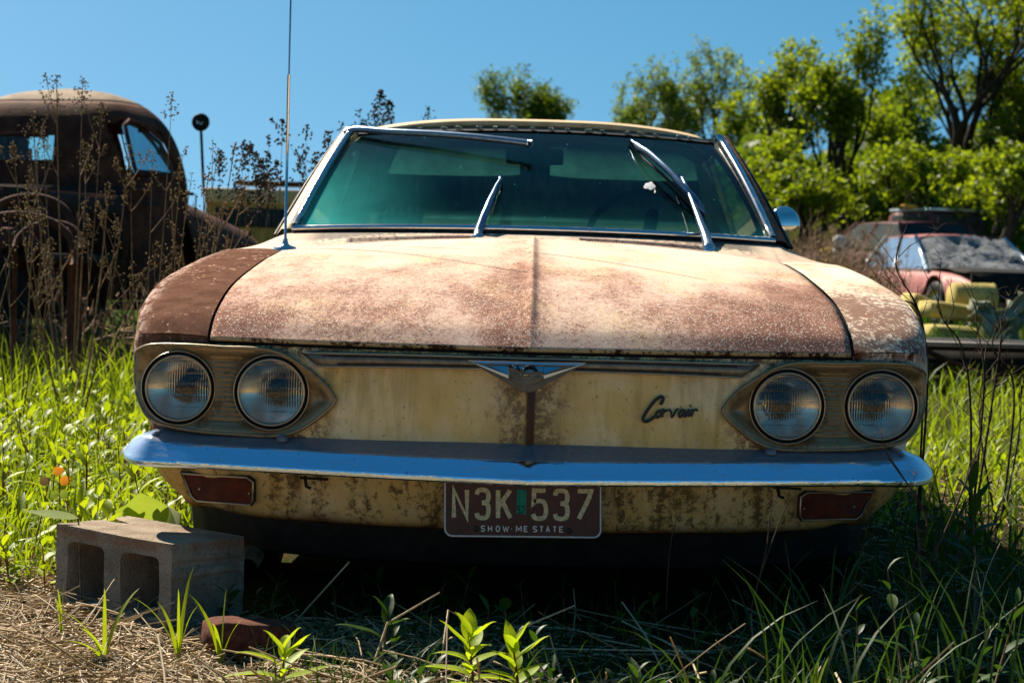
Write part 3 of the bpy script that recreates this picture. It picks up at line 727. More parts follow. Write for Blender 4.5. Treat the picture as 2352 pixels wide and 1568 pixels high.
# ---- lamp surrounds and headlamps
ribx0, ribx1 = (LAMPS[1][0]+LAMPS[0][0])/2-.030, (LAMPS[1][0]+LAMPS[0][0])/2+.030
for sx in (-1, 1):
    holes = []
    for (cx_, cz_) in LAMPS: holes.append([(cx_+.078*math.cos(2*math.pi*k/44), cz_+.078*math.sin(2*math.pi*k/44)) for k in range(44)])
    inner = []
    x = .38
    while x < .88:
        z = -.42
        while z < -.19:
            if inpoly(x, z, BZ) and dpoly(x, z, BZ) > .003 and all(math.hypot(x-a, z-b) > .080 for a, b in LAMPS): inner.append((x, z))
            z += .0028 if ribx0-.03 < x < ribx1+.03 else .006
        x += .0065
    def bzmap(x, z):
        e = dpoly(x, z, BZ); d = -.012+.022*sst(.006, .030, e)
        rd = min(math.hypot(x-a, z-b) for a, b in LAMPS)
        d = lerp(d-.0, d+.004, sst(.10, .08, rd))
        k = sst(ribx0-.012, ribx0, x)*sst(ribx1+.012, ribx1, x)*sst(.084, .092, rd)*sst(.012, .03, e)
        d += .0032*math.sin((z)*2*math.pi/.0105)*k-.004*k
        if x < .45: d += .01*sst(.45, .40, x)*sst(.008, .03, e)
        return Vector((sx*x, Df(x)+d, H+z))
    mb = cdt(BZ, holes, inner, bzmap); mb.tube([Vector((sx*x, Df(x)-.011, H+z)) for x, z in BZ], .0042, 8, closed=True)
    bzo = obj('lamp_surround', mb, M['bezel'], CAR, label='dull ribbed metal surround with %s' % ('a point towards the nose, at the brown fender' if sx < 0 else 'a point towards the nose, at the cream fender'))
    for li, (cx_, cz_) in enumerate(LAMPS):
        D = Df(cx_)-.012; base = Matrix.Translation((sx*cx_, D, H+cz_)) @ Matrix.Rotation(R(90), 4, 'X')      # local z points at the viewer
        hb = MB(); hb.lathe([(.0815, -.016), (.0805, .003), (.0790, .005), (.0780, .003), (.0778, -.010)], base, 56)
        h = obj('headlight', hb, M['dullchrome'], CAR)
        gp = MB(); gp.lathe([(.0780, -.010), (.0715, -.010)], base, 48); obj('lamp_gap_shade', gp, M['black'], h)  # black ring put in for the shadow around the lamp
        b2 = MB(); b2.lathe([(.0722, -.010), (.0722, .002), (.0708, .005), (.0680, .005), (.0665, -.001)], base, 48)
        obj('retaining_ring', b2, M['dullchrome'], h)
        ln = MB(); pr = [(.0005, .016)]+[(.0665*k/14, .016-.014*(k/14)**2) for k in range(1, 15)]; ln.lathe(pr[::-1], base, 48)
        ln.lathe([(r_, h_-.004) for r_, h_ in pr], base, 48); obj('lens', ln, M['lens'], h)
        rf = MB(); rf.lathe([(.0005, -.034)]+[(.067*k/12, -.034+.032*(k/12)**2) for k in range(1, 13)], base, 40); obj('reflector', rf, M['reflector'], h)
        bb = MB(); bb.lathe([(.0005, -.006), (.012, -.006), (.016, -.012), (.016, -.022), (.008, -.030)], base, 20); obj('bulb_shield', bb, M['black'], h)
        # raised lettering block on the lens
        tb = MB()
        for row_ in range(2):
            for k in range(7):
                px = -.016+.0048*k+.002*row_; pz = -.006-.0065*row_
                tb.box(base @ Vector((px, -(-pz) if 0 else pz, .0163)), (.0007, .0012, .004)); tb.box(base @ Vector((px+.0012, pz+.0015, .0163)), (.0022, .0012, .0006))
                tb.box(base @ Vector((px+.0012, pz-.0018, .0163)), (.0022, .0012, .0006))
# ---- long trim and emblem
def poly_on_nose(pts, ox, oy, s, lift): return [onpath(*c2d(x, y, ox, oy, s), lift) for x, y in pts]
tl = [(-.482, -.213), (-.24, -.2105), (0, -.2085), (.24, -.2105), (.482, -.213)]
bl = [(-.448, -.241), (-.22, -.236), (0, -.232), (.22, -.236), (.448, -.241)]
def onn(x, z, l): return Vector((x, Df(x)-l, H+z))
top = [onn(lerp(-.482, .482, i/40), -.2085-.0045*(2*i/40-1)**2, .011) for i in range(41)]
bot = [onn(lerp(-.446, .446, i/40), -.233-.008*(2*i/40-1)**2, .011) for i in range(41)]
mb = MB(); mb.grid([top, bot]); tr = obj('trim_strip', mb, M['trimface'], CAR, label='long grey trim strip with dark edges', solid=.004)
mb = MB(); mb.tube(top+bot[::-1], .0022, 6, closed=True)
obj('trim_edge', mb, M['dullchrome'], tr)
mb = MB(); mb.tube([p+Vector((0, -.001, -.0055)) for p in top[2:-2]], .0013, 6); mb.tube([p+Vector((0, -.001, .0055)) for p in bot[2:-2]], .0013, 6); obj('trim_groove', mb, M['black'], tr)
c8 = lambda x, y, D: P(*c2d(x, y, 1050, 850, 5.2275), D)
E = 4.138
def e8(pts, D, th, mat, name, par, sm=False):
    m_ = MB(); m_.prism([c8(x, y, D) for x, y in pts], (0, 1, 0), th); return obj(name, m_, mat, par, smooth=sm, bevel=.0008)
em = e8([(480, 158), (1990, 192), (1320, 550), (1235, 572), (1150, 545)], E, .014, M['badgegrey'], 'emblem', CAR)
em['label'] = 'bright blue-reflecting triangular emblem with a shield'
m_ = MB()
def tilted(quad, D0, D1, ytop, ybot):            # bright facets lean back to the sky
    m2 = MB(); vs = [c8(x, y, lerp(D1, D0, (y-ytop)/(ybot-ytop))) for x, y in quad]; return vs
for quad in ([(500, 163), (1985, 195), (1880, 222), (640, 190)], [(500, 163), (640, 190), (1000, 345), (1000, 385)], [(1985, 195), (1880, 222), (1452, 345), (1452, 390)]):
    vs = [c8(x, y, E-.001-.004*((y-150)/240)) for x, y in quad]
    vs = [c8(x, y, E-.002-.010*(k in ((2, 3) if quad[1][0] > 1900 and quad[2][0] == 1880 else (2, 3)))*.5) for k, (x, y) in enumerate(quad)]
    m_.addm(vs, [(0, 1, 2, 3)])
obj('emblem_frame', m_, M['badgeblue'], em, smooth=False)
m_ = MB()
for tri in ([(770, 225), (1000, 228), (1000, 345)], [(1452, 235), (1690, 238), (1452, 330)]):
    m_.addm([c8(x, y, E-.003-.006*(y > 300)) for x, y in tri], [(0, 1, 2)])
m_.addm([c8(x, y, E-.002-.004*(y > 280)) for x, y in [(1010, 225), (1445, 228), (1445, 300), (1010, 290)]], [(0, 1, 2, 3)])
obj('emblem_inlay', m_, M['badgeblue'], em, smooth=False)
m_ = MB()
m_.tube([c8(x, y, E-.008) for x, y in [(1200, 275), (1215, 245), (1260, 230), (1320, 238), (1365, 285)]], .0035, 6)
m_.tube([c8(x, y, E-.008) for x, y in [(1115, 222), (1125, 262), (1150, 280)]], .0028, 6)
m_.tube([c8(x, y, E-.008) for x, y in [(1010, 228), (1060, 232)]], .0028, 6)
obj('emblem_gap', m_, M['black'], em)
sh = e8([(1005, 232), (1060, 255), (1230, 290), (1445, 300), (1448, 405), (1230, 488), (1215, 490), (1000, 395)], E-.006, .008, M['badgegrey'], 'shield', em)
m_ = MB()
for ln_ in ([(1010, 385), (1218, 478), (1440, 400)], [(1030, 370), (1218, 455), (1425, 385)], [(1005, 250), (1010, 385)], [(1445, 305), (1440, 400)],
            [(1085, 310), (1170, 325), (1172, 305), (1262, 310), (1262, 332), (1390, 338), (1400, 355), (1280, 352), (1262, 375), (1172, 368), (1170, 345), (1075, 330), (1085, 310)]):
    m_.tube([c8(x, y, E-.0072) for x, y in ln_], .0011, 5)
m_.prism([c8(x, y, E-.0068) for x, y in [(1172, 312), (1262, 316), (1262, 370), (1172, 362)]], (0, 1, 0), .003)
obj('shield_relief', m_, M['dullchrome'], sh)
# ---- script badge
c6 = lambda x, y, D: P(*c2d(x, y, 1000, 800, 2.614), D)
def s6(pts, r, l=.010, k=5): return catmull([onpath(*c2d(x, y, 1000, 800, 2.614), l) for x, y in pts], k)
m_ = MB()
for st_, r_ in (([(1602, 492), (1618, 462), (1616, 444), (1598, 442), (1566, 466), (1530, 510), (1500, 556), (1490, 585), (1505, 598), (1535, 588), (1572, 562)], .0036),
              ([(1588, 532), (1574, 545), (1570, 562), (1580, 572), (1598, 562), (1608, 544), (1600, 530), (1588, 532)], .0027),
              ([(1606, 536), (1616, 520), (1620, 530), (1612, 572), (1618, 548), (1632, 528), (1646, 530)], .0024),
              ([(1650, 526), (1662, 524), (1670, 545), (1674, 571), (1690, 548), (1704, 522), (1716, 520)], .0024),
              ([(1752, 526), (1738, 524), (1722, 540), (1718, 560), (1730, 568), (1746, 550), (1756, 526), (1750, 552), (1756, 566), (1768, 556)], .0027),
              ([(1766, 558), (1780, 530), (1784, 520), (1776, 548), (1780, 562), (1794, 550)], .0027),
              ([(1790, 558), (1804, 524), (1806, 532), (1798, 566), (1804, 545), (1818, 524), (1832, 522), (1838, 530)], .0024),
              ([(1788, 500), (1794, 496)], .0032)):
    m_.tube(s6(st_, r_), r_, 7, flat=(1, 1))
obj('script_badge', m_, M['badge'], CAR, label='dark cursive script badge')
# ---- licence plate
PD = 4.150
def c6p(x, y, l=0.0): return P(*c2d(x, y, 1000, 800, 2.614), PD-l)
def rr(x0, y0, x1, y1, r_, n=6):
    o = []
    for (cx_, cy_, a0) in ((x1-r_, y0+r_, -90), (x1-r_, y1-r_, 0), (x0+r_, y1-r_, 90), (x0+r_, y0+r_, 180)):
        for k in range(n+1): a = R(a0+90*k/n); o.append((cx_+r_*math.cos(a), cy_+r_*math.sin(a)))
    return o
def skew(x, y): return (x, y+(x-720)*.011)
m_ = MB(); m_.prism([c6p(*skew(x, y)) for x, y in rr(218, 870, 1228, 1340, 52)], (0, 1, 0), .0015)
pl = obj('license_plate', m_, M['platebg'], CAR, smooth=False, label='maroon license plate with cream characters, edges bent and chipped')
m_ = MB(); m_.tube([c6p(*skew(x, y), .0012) for x, y in rr(226, 878, 1219, 1331, 46)], .0018, 6, closed=True); obj('plate_border', m_, M['platewhite'], pl)
CH = {'N': [[(0, 1), (0, 0), (1, 1), (1, 0)]], 'K': [[(0, 0), (0, 1)], [(.98, 0), (.05, .60)], [(.38, .42), (1, 1)]],
      '3': [[(.03, .17), (.10, .05), (.3, 0), (.7, 0), (.92, .07), (1, .2), (.95, .36), (.8, .44), (.45, .46)], [(.45, .46), (.8, .48), (.96, .57), (1, .75), (.93, .92), (.7, 1), (.3, 1), (.1, .95), (.03, .83)]],
      '5': [[(.98, 0), (.10, 0), (.06, .45), (.3, .38), (.65, .37), (.9, .45), (1, .62), (1, .8), (.88, .95), (.65, 1), (.3, 1), (.1, .95), (.0, .84)]],
      '7': [[(0, 0), (1, 0), (.85, .25), (.3, .8), (.08, 1)], ],
      'S': [[(1, .15), (.8, 0), (.2, 0), (0, .2), (.15, .42), (.85, .58), (1, .8), (.8, 1), (.2, 1), (0, .85)]], 'H': [[(0, 0), (0, 1)], [(1, 0), (1, 1)], [(0, .5), (1, .5)]],
      'O': [[(.3, 0), (.7, 0), (1, .3), (1, .7), (.7, 1), (.3, 1), (0, .7), (0, .3), (.3, 0)]], 'W': [[(0, 0), (.25, 1), (.5, .2), (.75, 1), (1, 0)]], '-': [[(0, .5), (1, .5)]],
      'M': [[(0, 1), (0, 0), (.5, .7), (1, 0), (1, 1)]], 'E': [[(1, 0), (0, 0), (0, 1), (1, 1)], [(0, .5), (.8, .5)]], 'T': [[(0, 0), (1, 0)], [(.5, 0), (.5, 1)]],
      'A': [[(0, 1), (.5, 0), (1, 1)], [(.2, .65), (.8, .65)]], '9': [[(1, .35), (.8, .5), (.2, .5), (0, .3), (.2, 0), (.8, 0), (1, .3), (1, .7), (.8, 1), (.2, 1)]],
      '2': [[(0, .2), (.2, 0), (.8, 0), (1, .25), (.8, .5), (0, 1), (1, 1)]]}
def ribbon(m_, pts, hw, fp, l0, l1):            # flat stroke with thickness, pts in crop pixels
    n = len(pts); L = []; Rr = []
    for i in range(n):
        a = pts[max(0, i-1)]; b = pts[i]; c = pts[min(n-1, i+1)]
        d1 = (b[0]-a[0], b[1]-a[1]); d2 = (c[0]-b[0], c[1]-b[1])
        n1 = math.hypot(*d1) or 1; n2 = math.hypot(*d2) or 1
        if i == 0: t = (d2[0]/n2, d2[1]/n2); k = 1
        elif i == n-1: t = (d1[0]/n1, d1[1]/n1); k = 1
        else:
            t = (d1[0]/n1+d2[0]/n2, d1[1]/n1+d2[1]/n2); tl_ = math.hypot(*t) or 1; t = (t[0]/tl_, t[1]/tl_)
            k = 1/max(.42, abs(t[0]*d1[0]/n1+t[1]*d1[1]/n1))
        nx, ny = -t[1]*hw*k, t[0]*hw*k; L.append((b[0]+nx, b[1]+ny)); Rr.append((b[0]-nx, b[1]-ny))
    rows = [[fp(*p, l0) for p in L], [fp(*p, l1) for p in L], [fp(*p, l1) for p in Rr], [fp(*p, l0) for p in Rr]]
    m_.grid(rows, cu=True)
def glyph(m_, ch, x0, y0, x1, y1, hw, l0=.001, l1=.0035, f=None):
    for si_, stx in enumerate(CH[ch]):
        pts = [skew(lerp(x0+hw, x1-hw, a), lerp(y0+hw, y1-hw, b)) for a, b in stx]
        if ch in '35SO92' : pts = [(p.x, p.y) for p in catmull([Vector((x, y, 0)) for x, y in pts], 3)] if ch not in '5' else pts[:2]+[(p.x, p.y) for p in catmull([Vector((x, y, 0)) for x, y in pts[2:]], 3)]
        ribbon(m_, pts, hw, f or c6p, l0, l1+.0003*si_)
for ch, x0, x1 in (('N', 268, 380), ('3', 412, 518), ('K', 550, 658), ('5', 772, 884), ('3', 912, 1022), ('7', 1058, 1172)):
    m_ = MB(); glyph(m_, ch, x0, 1022, x1, 1228, 14.5); obj('plate_character', m_, M['platefg'], pl, smooth=False)
m_ = MB()
for ch, xc in zip('SHOW-MESTATE', (468, 513, 563, 614, 650, 697, 742, 800, 842, 882, 926, 968)):
    w_ = 21 if ch == 'W' else (6 if ch == '-' else (19 if ch == 'M' else 14)); glyph(m_, ch, xc-w_, 1262, xc+w_, 1302, 3.6, .001, .0025)
obj('plate_motto', m_, M['platewhite'], pl, smooth=False)
m_ = MB(); m_.prism([c6p(x, y, .0022) for x, y in [(686, 1032), (746, 1034), (742, 1192), (680, 1186)]], (0, 1, 0), .001); stk = obj('year_sticker', m_, M['teal'], pl, smooth=False, label='teal sticker reading 92')
m_ = MB(); glyph(m_, '9', 683, 1135, 706, 1186, 2.6, .0022, .0028); glyph(m_, '2', 710, 1135, 734, 1186, 2.6, .0022, .0028)
for k in range(6): ribbon(m_, [(692, 1040+9*k), (708, 1040+9*k)], 1.2, c6p, .0022, .0027); ribbon(m_, [(720+3*(k % 2), 1040+9*k), (738, 1040+9*k)], 1.2, c6p, .0022, .0027)
obj('sticker_print', m_, M['black'], stk, smooth=False)
for (x, y) in ((425, 1280), (1018, 1296)): m_ = MB(); m_.ball(c6p(x, y, .002), (.006, .003, .006), 10, 6); obj('plate_bolt', m_, M['badge'], pl)
# ---- parking lights
for sx in (-1, 1):
    oc = [(475, 1118), (985, 1148), (1033, 1185), (1030, 1345), (1005, 1378), (590, 1345), (555, 1310)]
    D = 4.232; fr_ = []
    for x, y in oc:
        D = 4.26
        for _ in range(5): p = P(*c2d(x, y, 280, 780, 3.015), D); D = VP(min(-p.x, .76))-.012
        fr_.append((-p.x, p.z-H))
    def vD(x): return VP(min(x, .76))-.004
    cx_ = sum(p[0] for p in fr_)/7; cz_ = sum(p[1] for p in fr_)/7
    def scp(k): return [(cx_+(x-cx_)*k, cz_+(z-cz_)*(1-(1-k)*1.7)) for x, z in fr_]
    pt = lambda x, z, l: Vector((sx*x, vD(x)-l+.012*max(0, (-.50-z)/.08), H+z))
    o1, o2, o3 = scp(1.0), scp(.955), scp(.89)
    m_ = MB(); m_.grid([[pt(x, z, -.008) for x, z in o1], [pt(x, z, .008) for x, z in scp(.985)], [pt(x, z, .009) for x, z in o2], [pt(x, z, -.004) for x, z in o3]], cv=True)
    lf = obj('parking_light', m_, M['darkgrey'], CAR, smooth=False, label='slanted parking light under the bumper, %s' % ('by the cinder block' if sx < 0 else 'above the tall weeds'))
    m_ = MB(); m_.tube([pt(x, z, .009) for x, z in scp(.94)], .0022, 6, closed=True); obj('light_rim', m_, M['dullchrome'], lf)
    m_ = MB(); o = scp(.90); m_.addm([pt(x, z, .0055) for x, z in o], [tuple(range(7))]); obj('light_lens', m_, M['amber'], lf, smooth=False)
    m_ = MB()
    for k in (-1, 1): m_ = MB(); m_.ball(pt(cx_+k*.058, cz_+.0, .006), .0032, 8, 6); obj('screw', m_, M['dullchrome'], lf)
# ---- wipers
def wuv(pts, offs): return [wsuv(u, v, o) for (u, v), o in zip(pts, offs)]
pv = [P(1098, 548, 5.70), P(1100, 530, 5.73)]
arm = pv+wuv([(1110, 500), (1125, 462), (1141, 425), (1149, 413), (1151, 404)], [.035, .03, .026, .024, .018])
m_ = MB(); m_.tube(arm, [.016, .014, .011, .009, .005, .0045, .006], 8); wa = obj('wiper_arm', m_, M['wiper'], CAR, label='bare wiper arm without a blade, standing upright')
m_ = MB(); m_.lathe([(0, .028), (.012, .026), (.017, .018), (.018, 0)], Matrix.Translation(pv[0]+Vector((0, 0, -.012))), 18); obj('wiper_pivot', m_, M['chrome'], wa)
m_ = MB(); m_.tube(wuv([(1150, 425), (1130, 492)], [.02, .02]), .0015, 5); obj('wiper_spring', m_, M['dullchrome'], wa)
pv = [P(1628, 570, 5.72), P(1622, 545, 5.76)]
arm = pv+wuv([(1612, 520), (1597, 480), (1583, 445), (1568, 410), (1560, 402)], [.04, .036, .034, .034, .03])
m_ = MB(); m_.tube(arm, [.016, .014, .012, .009, .006, .005, .005], 8); wb = obj('wiper_arm', m_, M['wiper'], CAR, label='wiper arm carrying a blade')
m_ = MB(); m_.lathe([(0, .03), (.013, .028), (.018, .018), (.019, 0)], Matrix.Translation(pv[0]+Vector((0, 0, -.014))), 18); obj('wiper_pivot', m_, M['chrome'], wb)
m_ = MB(); bl_ = wuv([(1448, 321), (1470, 340), (1490, 352), (1520, 378), (1545, 402), (1570, 430), (1598, 460), (1620, 492)], [.014, .024, .034, .04, .04, .036, .028, .014]); m_.tube(catmull(bl_, 4), [.005]*3+[.0115]*24+[.005]*2, 8, flat=(.7, 1)); obj('wiper_blade', m_, M['wiper'], wb)
m_ = MB(); m_.tube(wuv([(1447, 325), (1480, 366), (1520, 400), (1560, 438), (1590, 470), (1618, 497)], [.008]*6), .0045, 6); obj('wiper_rubber', m_, M['black'], wb)
# ---- antenna, mirror
b0 = P(655, 562, 5.60); b0.z = H+.004
m_ = MB(); m_.lathe([(0, .030), (.006, .030), (.008, .018), (.012, .012), (.030, .006), (.034, -.003)], Matrix.Translation(b0), 20); m_.tube([b0+Vector((0, 0, .02)), b0+Vector((0, 0, .48))], .0040, 8)
m_.tube([b0+Vector((0, 0, .48)), b0+Vector((.002, 0, 1.05))], .0027, 8); obj('antenna', m_, M['chrome'], CAR, label='tall thin antenna on the brown fender')
m_ = MB(); mc = P(1800, 517, 6.42); m_.ball(mc, (.052, .032, .060), 24, 16)
mi = obj('wing_mirror', m_, mat_chrome('mirror_chrome', (.75, .76, .78), .03, .06), CAR, label='round chrome wing mirror'); m_ = MB(); m_.tube([mc+Vector((-.02, .02, -.03)), mc+Vector((-.02, .03, -.10)), Vector((.80, 6.45, H+.0))], .008, 8); obj('mirror_stem', m_, M['chrome'], mi)
# bird dropping and grime on the glass
m_ = MB(); q = [wsuv(1492+13*math.cos(a)*(1+.15*math.sin(3*a)), 427+8.5*math.sin(a)*(1+.2*math.cos(5*a)), .002) for a in [2*math.pi*k/22 for k in range(22)]]
m_.addm(q+[wsuv(1494, 427, .004)], [(k, (k+1) % 22, 22) for k in range(22)]); m_.tube([wsuv(1502, 433, .002), wsuv(1505, 438, .002), wsuv(1504, 443, .002)], .0014, 5)
obj('bird_dropping', m_, M['white'], ws)
# ---- cabin
m_ = MB(); rows = []
for i in range(31):
    a = lerp(-1, 1, i/30); rows.append([WS(a*.985, -.01, -.02), WS(a*.97, 0, 0)+Vector((0, .16, .004)), WS(a*.95, 0, 0)+Vector((0, .30, -.03)), WS(a*.95, 0, 0)+Vector((0, .34, -.12)), WS(a*.95, 0, 0)+Vector((0, .36, -.35))])
m_.grid(rows); obj('dashboard', m_, M['dash'], CAR)
for sx in (-1, 1):
    for row_, Dd, zz in ((0, 6.98, .05), (1, 7.62, .08)):
        m_ = MB(); hw = .29; rows = []
        for j in range(41):
            u = j/40; x = sx*.345-hw+2*hw*u; puff = .012*abs(math.sin(u*math.pi*8))*(1-row_); col_ = []
            for k in range(15):
                th = math.pi*k/14; col_.append(Vector((x, Dd-(.065+puff)*math.cos(th)*1.0+.10*(k < 0), H+zz-.05+(.05+puff)*math.sin(th)-.04*(2*u-1)**4)))
            col_.insert(0, Vector((x, Dd-.14-puff, H-.30))); col_.append(Vector((x, Dd+.12, H-.30)))
            rows.append(col_)
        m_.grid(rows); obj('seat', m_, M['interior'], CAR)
m_ = MB(); rows = []                          # sunlit pleated seat shoulder
s0 = P(862, 492, 6.86); s1 = P(972, 492, 6.86)
for j in range(51):
    u = j/50; x = lerp(s0.x, s1.x, u); puff = .010*abs(math.sin(u*math.pi*6)); hh = .055*min(1, (u/.35))**.7*(1 if u < .93 else 1-2.5*(u-.93)); col_ = []
    for k in range(9):
        th = math.pi*k/8; col_.append(Vector((x, 6.86-(.03+puff)*math.cos(th), s0.z-.05+hh+(.02+puff)*math.sin(th))))
    col_.insert(0, Vector((x, 6.80-puff, s0.z-.16))); rows.append(col_)
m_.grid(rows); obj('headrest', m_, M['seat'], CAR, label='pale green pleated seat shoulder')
m_ = MB(); sc0 = P(1486, 556, 6.30); T_ = Matrix.Translation(sc0) @ Matrix.Rotation(R(-32), 4, 'X')
m_.tube([T_ @ Vector((.185*math.cos(a), 0, .125*math.sin(a)+0*.0)) if 0 else T_ @ Vector((.185*math.cos(a), 0, .185*math.sin(a))) for a in [2*math.pi*k/40 for k in range(40)]], .011, 8, closed=True)
m_.tube([T_ @ Vector((-.18, 0, 0)), T_ @ Vector((0, -.03, -.02)), T_ @ Vector((.18, 0, 0))], .010, 6); m_.tube([T_ @ Vector((0, -.03, -.02)), T_ @ Vector((0, -.25, -.06))], .02, 8)
obj('steering_wheel', m_, M['black'], CAR)
m_ = MB(); q = P(1228, 360, 6.50); m_.box(q, (.185, .018, .052)); rv = obj('rear_view_mirror', m_, simple('mirror_back', (.25, .60, .58), .4, 0, .2, 30), CAR, bevel=.008)
m_ = MB(); m_.tube([q, q+Vector((0, .02, .06))], .006, 6); obj('mirror_stalk', m_, M['darkgrey'], rv)
# headlining and side darkness inside
m_ = MB(); m_.grid([[ROOF(a/8*.97, c/6)+Vector((0, .04, -.035)) for c in range(7)] for a in range(-8, 9)]); m_.box((0, 7.85, H-.12), (1.4, .02, .30)); m_.box((-.80, 6.9, H-.25), (.02, 1.9, .5)); m_.box((.80, 6.9, H-.25), (.02, 1.9, .5))
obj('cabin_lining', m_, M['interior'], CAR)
# wheels
for sx in (-1, 1):
    for wy in (5.02, 7.76):
        m_ = MB(); T_ = Matrix.Translation((sx*.70, wy, .29)) @ Matrix.Rotation(R(90)*sx, 4, 'Y')
        m_.lathe([(.19, .09), (.24, .10), (.285, .085), (.295, .05), (.295, -.05), (.285, -.085), (.19, -.09)], T_, 32); ty = obj('wheel', m_, M['black'], CAR)
        m_ = MB(); m_.lathe([(0, .05), (.08, .06), (.10, .04), (.17, .05), (.19, .08)], T_, 24); obj('rim', m_, M['dullchrome'], ty)
# thin wire fallen across the hood
m_ = MB(); pts = [];
for (u, v) in ((777, 561), (900, 566), (1050, 572), (1219, 581), (1330, 594), (1450, 612), (1623, 644)):
    lo_, hi_ = 4.2, 5.66
    for _ in range(30):
        md = (lo_+hi_)/2; p = P(u, v, md)
        if p.z-H < zf(p.x, md): lo_, hi_ = (md, hi_) if False else (lo_, md)
        else: lo_ = md
    p = P(u, v, md); p.z = H+zf(p.x, md)+.0012; pts.append(p)
m_.tube(catmull(pts, 6), .0005, 5); wire = obj('thin_wire', m_, M['badge'], None, origin=(0, 5.2, .8))
tag(wire, 'hair-thin dark wire lying across the faded hood below the windscreen', 'wire')
# ------------------------------------------------------------------ ground, plants
def gh(x, y):                                   # gentle lie of the land, dead level under and around the car
    k = sst(6.0, 14.0, math.hypot(x, y-5))
    return k*(.10*mnoise.noise(Vector((x*.09, y*.09, 0)))+.05*mnoise.noise(Vector((x*.3, y*.3, 3))))+.010*mnoise.noise(Vector((x*3, y*3, 7)))
def soil_mat():
    m = Mt('dry_soil'); n = m.noise(3, 6, 0.7); f = m.noise(60, 4, 0.7)
    c = m.mix(m.st(n, 0.35, 0.65), (0.055, 0.040, 0.022), (0.025, 0.032, 0.010)); c = m.mix(m.ma('MULTIPLY', m.st(f, 0.5, 0.7), 0.5), c, (0.16, 0.12, 0.07))
    x, y, z = m.xyz(); wob = m.ma('MULTIPLY', m.ma('SUBTRACT', m.noise(1.3, 4, 0.6), 0.5), 1.6)      # dry thatch towards and behind the photographer
    th = m.ma('MULTIPLY', m.st(m.ma('ADD', y, wob), 3.7, 3.0), m.st(y, -9.0, -5.0))
    st = m.noise(1, 4, 0.8, m.co((90, 14, 1), rot=(0, 0, 0.6))); c = m.mix(m.ma('MULTIPLY', th, 0.9), c, m.mix(m.st(st, 0.35, 0.65), (0.22, 0.16, 0.085), (0.52, 0.40, 0.24)))
    far = m.ma('MULTIPLY', m.st(y, 10.0, 18.0), m.st(m.noise(0.6, 5, 0.7), 0.30, 0.60)); c = m.mix(far, c, m.mix(m.st(m.noise(2.5, 5, 0.7), 0.35, 0.65), (0.045, 0.065, 0.012), (0.095, 0.105, 0.025)))
    m.set(Base_Color=c, Roughness=1.0); m.b.inputs['Specular IOR Level'].default_value = 0.0; m.bump(f, 0.6, 0.02); return m.m
def axis(vals):
    o = []
    for a, b, n in vals: o += [lerp(a, b, i/n) for i in range(n)]
    return o+[vals[-1][1]]
ax_ = axis([(-500, -60, 8), (-60, -12, 24), (-12, -2, 40), (-2, 2, 60), (2, 12, 40), (12, 60, 24), (60, 500, 8)])
ay_ = axis([(-40, 2.5, 16), (2.5, 7, 70), (7, 20, 60), (20, 80, 50), (80, 900, 16)])
mb = MB(); mb.grid([[Vector((x, y, gh(x, y))) for y in ay_] for x in ax_], flip=True)
gr = obj('ground', mb, soil_mat(), None); tag(gr, kind='structure')

def npmesh(name, V, F, mats, parent=None, mi=None, origin=(0, 0, 0), smooth=True, label=None):
    """V (n,3), F (m,k) arrays, all faces with k corners"""
    V = np.asarray(V, dtype=np.float32); F = np.asarray(F, dtype=np.int32); k = F.shape[1]
    og = ORG[parent.name] if parent is not None else Vector(origin)
    V = V-np.array(og, dtype=np.float32)
    me = bpy.data.meshes.new(name); me.vertices.add(len(V)); me.vertices.foreach_set('co', V.ravel())
    me.loops.add(F.size); me.loops.foreach_set('vertex_index', F.ravel()); me.polygons.add(len(F))
    me.polygons.foreach_set('loop_start', np.arange(0, F.size, k, dtype=np.int32)); me.polygons.foreach_set('loop_total', np.full(len(F), k, dtype=np.int32))
    for m in (mats if isinstance(mats, (list, tuple)) else [mats]): me.materials.append(m)
    if mi is not None: me.polygons.foreach_set('material_index', np.asarray(mi, dtype=np.int32))
    me.polygons.foreach_set('use_smooth', np.full(len(F), smooth, dtype=bool)); me.update(calc_edges=True); me.validate()
    o = bpy.data.objects.new(name, me); col.objects.link(o)
    if parent is None: o.location = og
    ORG[o.name] = Vector(og); return reg(o, parent, label)
def blades(rs, n, pos, hgt, wid, lean, seg=4, fold=False, lie=0.0):
    """n curved blades; pos (n,3) roots; returns V,F"""
    az = rs.uniform(0, 2*np.pi, n); h = hgt; ln = lean; t = np.linspace(0, 1, seg+1)
    d = np.stack([np.cos(az), np.sin(az)], 1); s = np.stack([-np.sin(az), np.cos(az)], 1)
    tw = rs.uniform(-1.2, 1.2, n); s = s*np.cos(tw)[:, None]+d*np.sin(tw)[:, None]
    V = np.zeros((n, seg+1, 2, 3))
    for i, tt in enumerate(t):
        out = ln*tt**1.8*h; up = h*(tt-(.55*ln)*tt**3*.5)
        c = pos.copy(); c[:, 0] += d[:, 0]*out; c[:, 1] += d[:, 1]*out; c[:, 2] += up
        ww = wid*(1-tt**2.2)*.5+1e-4
        V[:, i, 0, :2] = c[:, :2]-s*ww[:, None]; V[:, i, 1, :2] = c[:, :2]+s*ww[:, None]; V[:, i, :, 2] = c[:, 2][:, None]
    b = np.arange(n)[:, None]*(seg+1)*2; F = []
    for i in range(seg): F.append(np.concatenate([b+2*i, b+2*i+1, b+2*i+3, b+2*i+2], 1))
    return V.reshape(-1, 3), np.stack(F, 1).reshape(-1, 4)
def merge(parts):
    V, F, n = [], [], 0
    for v, f in parts: V.append(v); F.append(f+n); n += len(v)
    return np.concatenate(V), np.concatenate(F)
